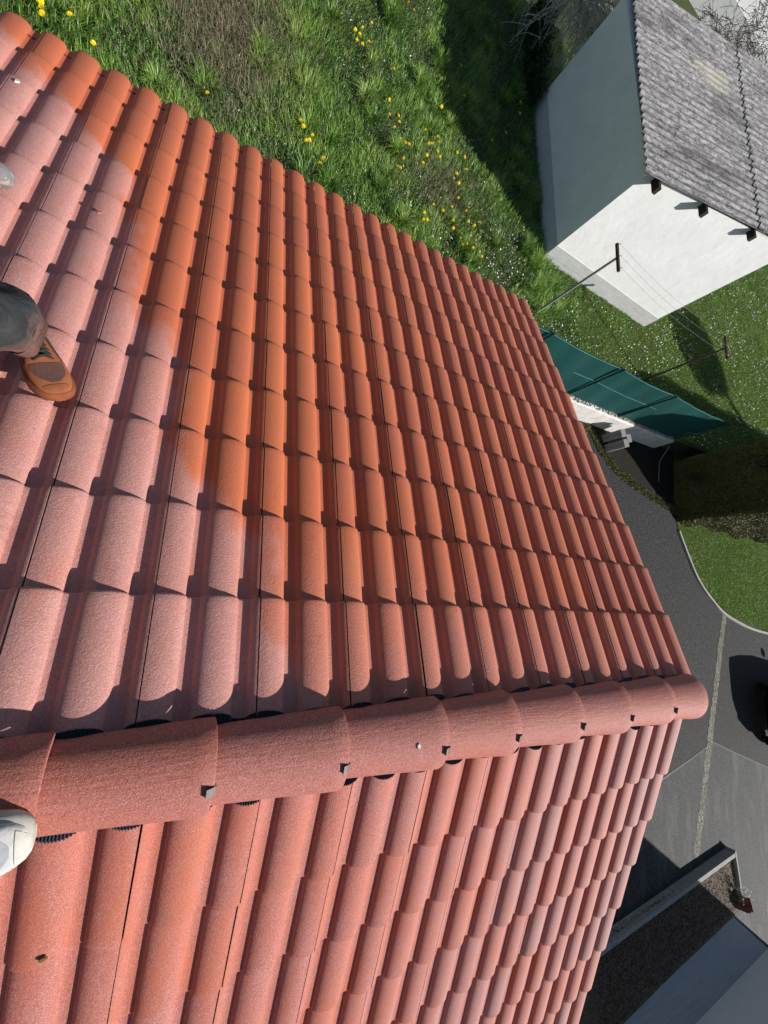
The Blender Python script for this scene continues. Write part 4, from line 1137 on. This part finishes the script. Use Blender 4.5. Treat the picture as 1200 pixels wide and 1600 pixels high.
# hands: palm, four fingers and a thumb each, curled as if round a phone
for sy, hb in ((1, Vector((-.21, .55, 1.20))), (-1, Vector((-.21, .34, 1.20)))):
    inw = -sy
    V = [hb, hb+Vector((.05, inw*.01, .02)), hb+Vector((.085, inw*.015, .03))]; E_ = [(0, 1), (1, 2)]; Rr = [(.024, .018), (.034, .016), (.036, .013)]
    for f_ in range(4):
        b0 = hb+Vector((.085, inw*.015+(f_-1.5)*.006, .03+(f_-1.5)*.017)); L_ = (.072, .080, .075, .06)[f_]
        i0 = len(V); V += [b0+Vector((.02, 0, 0)), b0+Vector((.02+L_*.4, inw*.012, 0)), b0+Vector((.02+L_*.6, inw*.04, 0))]; E_ += [(2, i0), (i0, i0+1), (i0+1, i0+2)]; Rr += [.009, .0085, .0075]
    i0 = len(V); V += [hb+Vector((.05, inw*.035, .04)), hb+Vector((.08, inw*.05, .055)), hb+Vector((.105, inw*.052, .05))]; E_ += [(1, i0), (i0, i0+1), (i0+1, i0+2)]; Rr += [.012, .0105, .009]
    skin_mesh('hand', V, E_, Rr, M_SKIN, person, 2)

# trousers: skinned legs with creases
m = NT('worn_grey_trousers')
c = m.mix(m.ramp(m.noise(9, 5, .6), [(.35, 0), (.7, 1)]), (.022, .026, .029), (.052, .058, .062))
sepz = m.n('ShaderNodeSeparateXYZ'); m.lk(m.pos(), sepz.inputs[0])
hem = m.ramp(m.math('ADD', m.math('MULTIPLY', sepz.outputs[2], -2.0), m.math('MULTIPLY', m.noise(16, 4, .65), .55)), [(.55, 0), (.85, .8)])
c = m.mix(hem, c, (.26, .12, .08))
c = m.mix(m.ramp(m.noise(30, 4, .7), [(.66, 0), (.74, .6)]), c, (.28, .28, .28))
c = m.mix(m.ramp(m.voro(28), [(.05, .8), (.08, 0)]), c, (.55, .45, .42))
m.base(c); m.rough(.85); m.bump(m.noise(13, 4, .55, dist=.8), .6, .03, m.bump(m.noise(500, 2), .15, .002)); M_TROU = m.mat
def trouser_leg(h0, k0, a0, seed):
    rs = random.Random(seed); rings = []; n = 32
    path = []
    for t in range(6): path.append((h0.lerp(k0, t/6), .088 - .018*t/6))
    for t in range(15): path.append((k0.lerp(a0, t/14), .068 + .014*(t/14)**2 + (.008 if t > 11 else 0)))
    for i, (p, r_) in enumerate(path):
        p0 = path[max(0, i-1)][0]; p1 = path[min(len(path)-1, i+1)][0]; t_ = (p1-p0).normalized()
        u_ = t_.cross(Vector((0, 0, 1)) if abs(t_.z) < .9 else Vector((1, 0, 0))).normalized(); v_ = t_.cross(u_).normalized()
        if i and (u_.dot(pu) < 0): u_, v_ = -u_, -v_
        pu = u_
        ring = []
        for k in range(n):
            a = 2*math.pi*k/n
            wob = .006*math.sin(3*a + i*.55 + seed) + .0055*math.sin(5*a - i*1.1 + seed) + .007*math.sin(i*1.5 + 1.6*math.sin(a+seed))*(.4+.6*(i > 10))
            ring.append(p + (u_*math.cos(a) + v_*math.sin(a))*(r_+wob))
        rings.append(ring)
    # turned hem
    last = rings[-1]; cen = sum(last, Vector())/n
    rings.append([cen + (q-cen)*.93 for q in last]); rings.append([cen + (q-cen)*.90 + (path[-2][0]-path[-1][0])*1.2 for q in last])
    return rings
mb = MB()
mb.loft(trouser_leg(hl, kl, al+Vector((.0, -.0, .035)), 1), cap=False); mb.loft(trouser_leg(hr_, kr, ar+Vector((0, 0, .07)), 4), cap=False)
mb.loft([[hipc + Vector((.15*math.cos(a)*s_, .19*math.sin(a)*s_, dz)) for a in [2*math.pi*j/24 for j in range(24)]] for s_, dz in ((.5, -.13), (.9, -.08), (1.05, 0), (1, .10), (.95, .15))])
world_child(mb.build('trousers', M_TROU), person)
# ankles
M_SOCK = simple('grey_sock', (.08, .08, .085), .95)
for a0, k0 in ((al, kl), (ar, kr)):
    mb = MB(); mb.tube([a0.lerp(k0, .25), a0.lerp(k0, .08), a0 + Vector((0, 0, -.03))], [.048, .040, .045], 16)
    world_child(mb.build('sock', M_SOCK), person)

def make_shoe(toe, heel, upv, cols, width, label):
    """lofted trainer from heel to toe; returns the shoe object with its parts"""
    toe, heel, upv = Vector(toe), Vector(heel), Vector(upv).normalized()
    fw = (toe-heel); L_ = fw.length; fw.normalize(); sd = fw.cross(upv).normalized(); upv = sd.cross(fw).normalized()
    def W(x, y, z): return heel + fw*x*L_ + sd*y + upv*z
    prof = [(0.0, .020, .055), (.03, .028, .075), (.12, .034, .086), (.28, .034, .092), (.42, .036, .088), (.55, .041, .078), (.68, .0465, .066), (.80, .047, .056), (.90, .040, .050), (.96, .029, .044), (.99, .017, .036), (1.0, .006, .030)]
    k_ = width/.094
    def ring(x, hw, ht, z0=.016, n=28, ex=.0):
        out = []
        for k in range(n):
            a = 2*math.pi*k/n; c_, s_ = math.cos(a), math.sin(a)
            yy = math.copysign(abs(c_)**.75, c_)*(hw*k_+ex) + .006*math.sin(x*3)
            zz = z0 + (ht-z0)*(.5+.5*math.copysign(abs(s_)**.8, s_)) + ex*s_
            out.append(W(x + ex*.4/L_*(1 if x > .5 else -1), yy, zz))
        return out
    mb = MB(); mb.loft([ring(*q) for q in prof]); up_o = world_child(mb.build('shoe', cols[0], label=label), person)
    def sub(mb_, name, mat):
        o = mb_.build(name, mat, up_o); o.matrix_parent_inverse = Matrix.Identity(4); return o
    mb = MB(); rings = []
    for x, hw, ht in prof:
        spring = .006*max(0, x-.75)/.25
        rings.append([W(x+(.012 if x > .5 else -.008), y*(hw*k_+.006) + .006*math.sin(x*3), z+spring) for y, z in ((-1, 0), (-1.02, .012), (-.98, .024), (-.6, .028), (.6, .028), (.98, .024), (1.02, .012), (1, 0), (.5, -.002), (-.5, -.002))])
    mb.loft(rings); sub(mb, 'sole', cols[1])
    # darker toe panel lying on the vamp
    def top(x, yf, lift):
        for (x0, w0, h0), (x1, w1, h1) in zip(prof[:-1], prof[1:]):
            if x0 <= x <= x1:
                t = (x-x0)/(x1-x0); hw = w0+(w1-w0)*t; ht = h0+(h1-h0)*t; break
        c_ = math.copysign(abs(yf)**(1/.75), yf); s_ = math.sqrt(max(0, 1-c_*c_))
        return W(x, yf*hw*k_ + .006*math.sin(x*3), .016 + (ht-.016)*(.5+.5*s_**.8) + lift)
    def panel(name, poly_rows, mat, lift=.0016):
        mb_ = MB(); rows = []
        for x, ya, yb in poly_rows: rows.append([top(x, ya+(yb-ya)*k/10, lift) for k in range(11)])
        n = 11; vv = [q for r_ in rows for q in r_]
        mb_.add(vv, [(i*n+k, i*n+k+1, (i+1)*n+k+1, (i+1)*n+k) for i in range(len(rows)-1) for k in range(n-1)], 0, True)
        vv2 = [q - upv*.003 for q in vv]; m2 = len(rows)
        edge = [0*n+k for k in range(n)] + [i*n+n-1 for i in range(1, m2)] + [(m2-1)*n+k for k in range(n-2, -1, -1)] + [i*n for i in range(m2-2, 0, -1)]
        ev = [vv[j] for j in edge] + [vv2[j] for j in edge]; ne = len(edge)
        mb_.add(ev, [(k, (k+1) % ne, ne+(k+1) % ne, ne+k) for k in range(ne)])
        sub(mb_, name, mat)
    panel('toe_panel', [(.70, -.80, .78), (.74, -.82, .80), (.80, -.78, .74), (.85, -.62, .58), (.885, -.40, .34), (.90, -.22, .18)], cols[2])
    panel('side_panel', [(.42, -.97, -.66), (.52, -.975, -.70), (.62, -.98, -.80), (.68, -.985, -.9)], cols[3], .0012)
    panel('side_panel', [(.42, .66, .97), (.52, .70, .975), (.62, .80, .98), (.68, .9, .985)], cols[3], .0012)
    panel('tongue', [(.38, -.38, .38), (.46, -.36, .36), (.56, -.33, .33), (.645, -.28, .28)], cols[3], .0045)
    mb = MB()
    for j in range(6):
        x = .40 + .045*j; w_ = .50
        for s_ in (-1, 1):
            mb.tube([top(x, -w_*s_, .004), top(x+.010, -w_*.5*s_, .008), top(x+.022, 0, .0105), top(x+.034, w_*.5*s_, .008), top(x+.045, w_*s_, .004)], .0032, 6)
    mb.tube([top(.40, 0, .012), top(.36, .3, .022), top(.42, .55, .014), top(.44, .1, .013)], .002, 6)
    mb.tube([top(.40, 0, .012), top(.37, -.3, .022), top(.43, -.55, .013), top(.45, -.1, .013)], .002, 6)
    sub(mb, 'laces', cols[4])
    # bumper over the toe edge
    panel('toe_bumper', [(.925, -.88, .88), (.95, -.86, .86), (.975, -.84, .84), (.992, -.8, .8)], cols[1], .0022)
    return up_o
MO = simple('orange_shoe', (.36, .115, .045), .75, 0, .35, 40, .3, 300, .002)
MOs = simple('orange_sole', (.27, .085, .035), .7, 0, .3, 40)
MOp = simple('brown_mesh_panel', (.13, .065, .05), .85, 0, .3, 90, .4, 700, .001)
MOt = simple('dark_tongue', (.05, .045, .04), .9); MOl = simple('dark_laces', (.035, .03, .028), .8)
nU = Vector((0, SA, CA))
make_shoe((-.303, .940, -.318), (-.460, 1.190, -.408), nU, (MO, MOs, MOp, MOt, MOl), .104, 'orange brown dusty trainer on the pink tiles')
MWh = simple('dusty_white_shoe', (.60, .60, .59), .7, 0, .35, 45, .35, 200, .002)
MWs = simple('offwhite_sole', (.58, .56, .50), .7, 0, .3, 30)
MWp = simple('pale_grey_panel', (.42, .43, .45), .75, 0, .3, 60); MWt = simple('slate_tongue', (.10, .11, .13), .8)
make_shoe((-.122, -.095, .062), (-.409, -.125, .058), (0, -.22, 1), (MWh, MWs, MWp, MWt, MWh), .108, 'dusty white and grey trainer on the ridge tiles')

# clear plastic bottle lying at the left edge
m = NT('clear_plastic'); m.base((.85, .88, .88)); m.rough(.08); m.b.inputs['Transmission Weight'].default_value = .85; m.b.inputs['IOR'].default_value = 1.3; m.b.inputs['Specular IOR Level'].default_value = .6; M_CLEAR = m.mat
bo = empty('plastic_bottle', (-.70, 1.90, -.60), label='clear plastic bottle lying on the dusty pink tiles at the left edge', cat='bottle')
mb = MB(); rings = []
a0 = Vector((-.645, 1.86, -.640)); a1 = Vector((-.90, 1.905, -.655))
dv = (a1-a0).normalized(); u_ = dv.cross(Vector((0, 0, 1))).normalized(); v_ = dv.cross(u_)
Lb = (a1-a0).length
for t, r_ in ((0, .004), (.01, .018), (.035, .028), (.075, .035), (.13, .039), (.2, .040), (.35, .0385), (.45, .040), (.6, .0385), (.72, .040), (.8, .036), (.88, .022), (.92, .013), (1.0, .0125)):
    rings.append([a0 + dv*t*Lb + (u_*math.cos(2*math.pi*k/24)+v_*math.sin(2*math.pi*k/24))*r_*(1+.05*math.cos(5*2*math.pi*k/24)*(t < .1)) for k in range(24)])
mb.loft(rings); world_child(mb.build('bottle_body', M_CLEAR), bo)
mb = MB(); mb.tube([a0+dv*Lb*.99, a0+dv*Lb*1.08], .015, 16); world_child(mb.build('bottle_cap', simple('blue_cap', (.03, .08, .35), .4)), bo)

# ---------------------------------------------------------------- small debris on the tiles
def chip(name, pos, size, mat, seed, nrm, **kw):
    rs = random.Random(seed); nrm = Vector(nrm).normalized(); u_ = nrm.orthogonal().normalized(); v_ = nrm.cross(u_); n = 7; vv = []
    rr = [size*rs.uniform(.55, 1.2) for _ in range(n)]
    for h in (-.001, .0035):
        for k in range(n):
            a = 2*math.pi*k/n; vv.append(Vector(pos) + (u_*math.cos(a) + v_*math.sin(a)*.8)*rr[k]*(1 if h < 0 else .85) + nrm*(h+rs.uniform(0, .0012)))
    mb = MB(); mb.add(vv, [tuple(range(n))[::-1], tuple(range(n, 2*n))] + [(k, (k+1) % n, n+(k+1) % n, n+k) for k in range(n)])
    return mb.build(name, mat, None, **kw)
M_CHIP = simple('white_mortar', (.78, .76, .72), .9); M_RCHIP = simple('red_clay_crumb', (.46, .15, .10), .9); M_LEAF = simple('dry_leaf', (.16, .09, .04), .8)
chip('mortar_chip', (.83, RY-.004, ZB+.0955), .010, M_CHIP, 1, (0, 0, 1), label='small white mortar chip on the crown of a ridge tile, between two clips', cat='mortar chip')
chip('mortar_chip', U(-.835, 2.78, .005), .012, M_CHIP, 2, (0, SA, CA), label='white flake on a pink tile near the top left eave', cat='mortar chip')
chip('clay_crumb', U(-.392, 2.06, .0045), .014, M_RCHIP, 3, (0, SA, CA), label='small red clay crumb on a dusty pink tile above the bottle', cat='clay crumb')
chip('dry_leaf', Lw(-.085, .53, .005), .012, M_LEAF, 4, (0, -SA, CA), label='small curled brown leaf lying on the lower slope near the white shoe', cat='leaf')
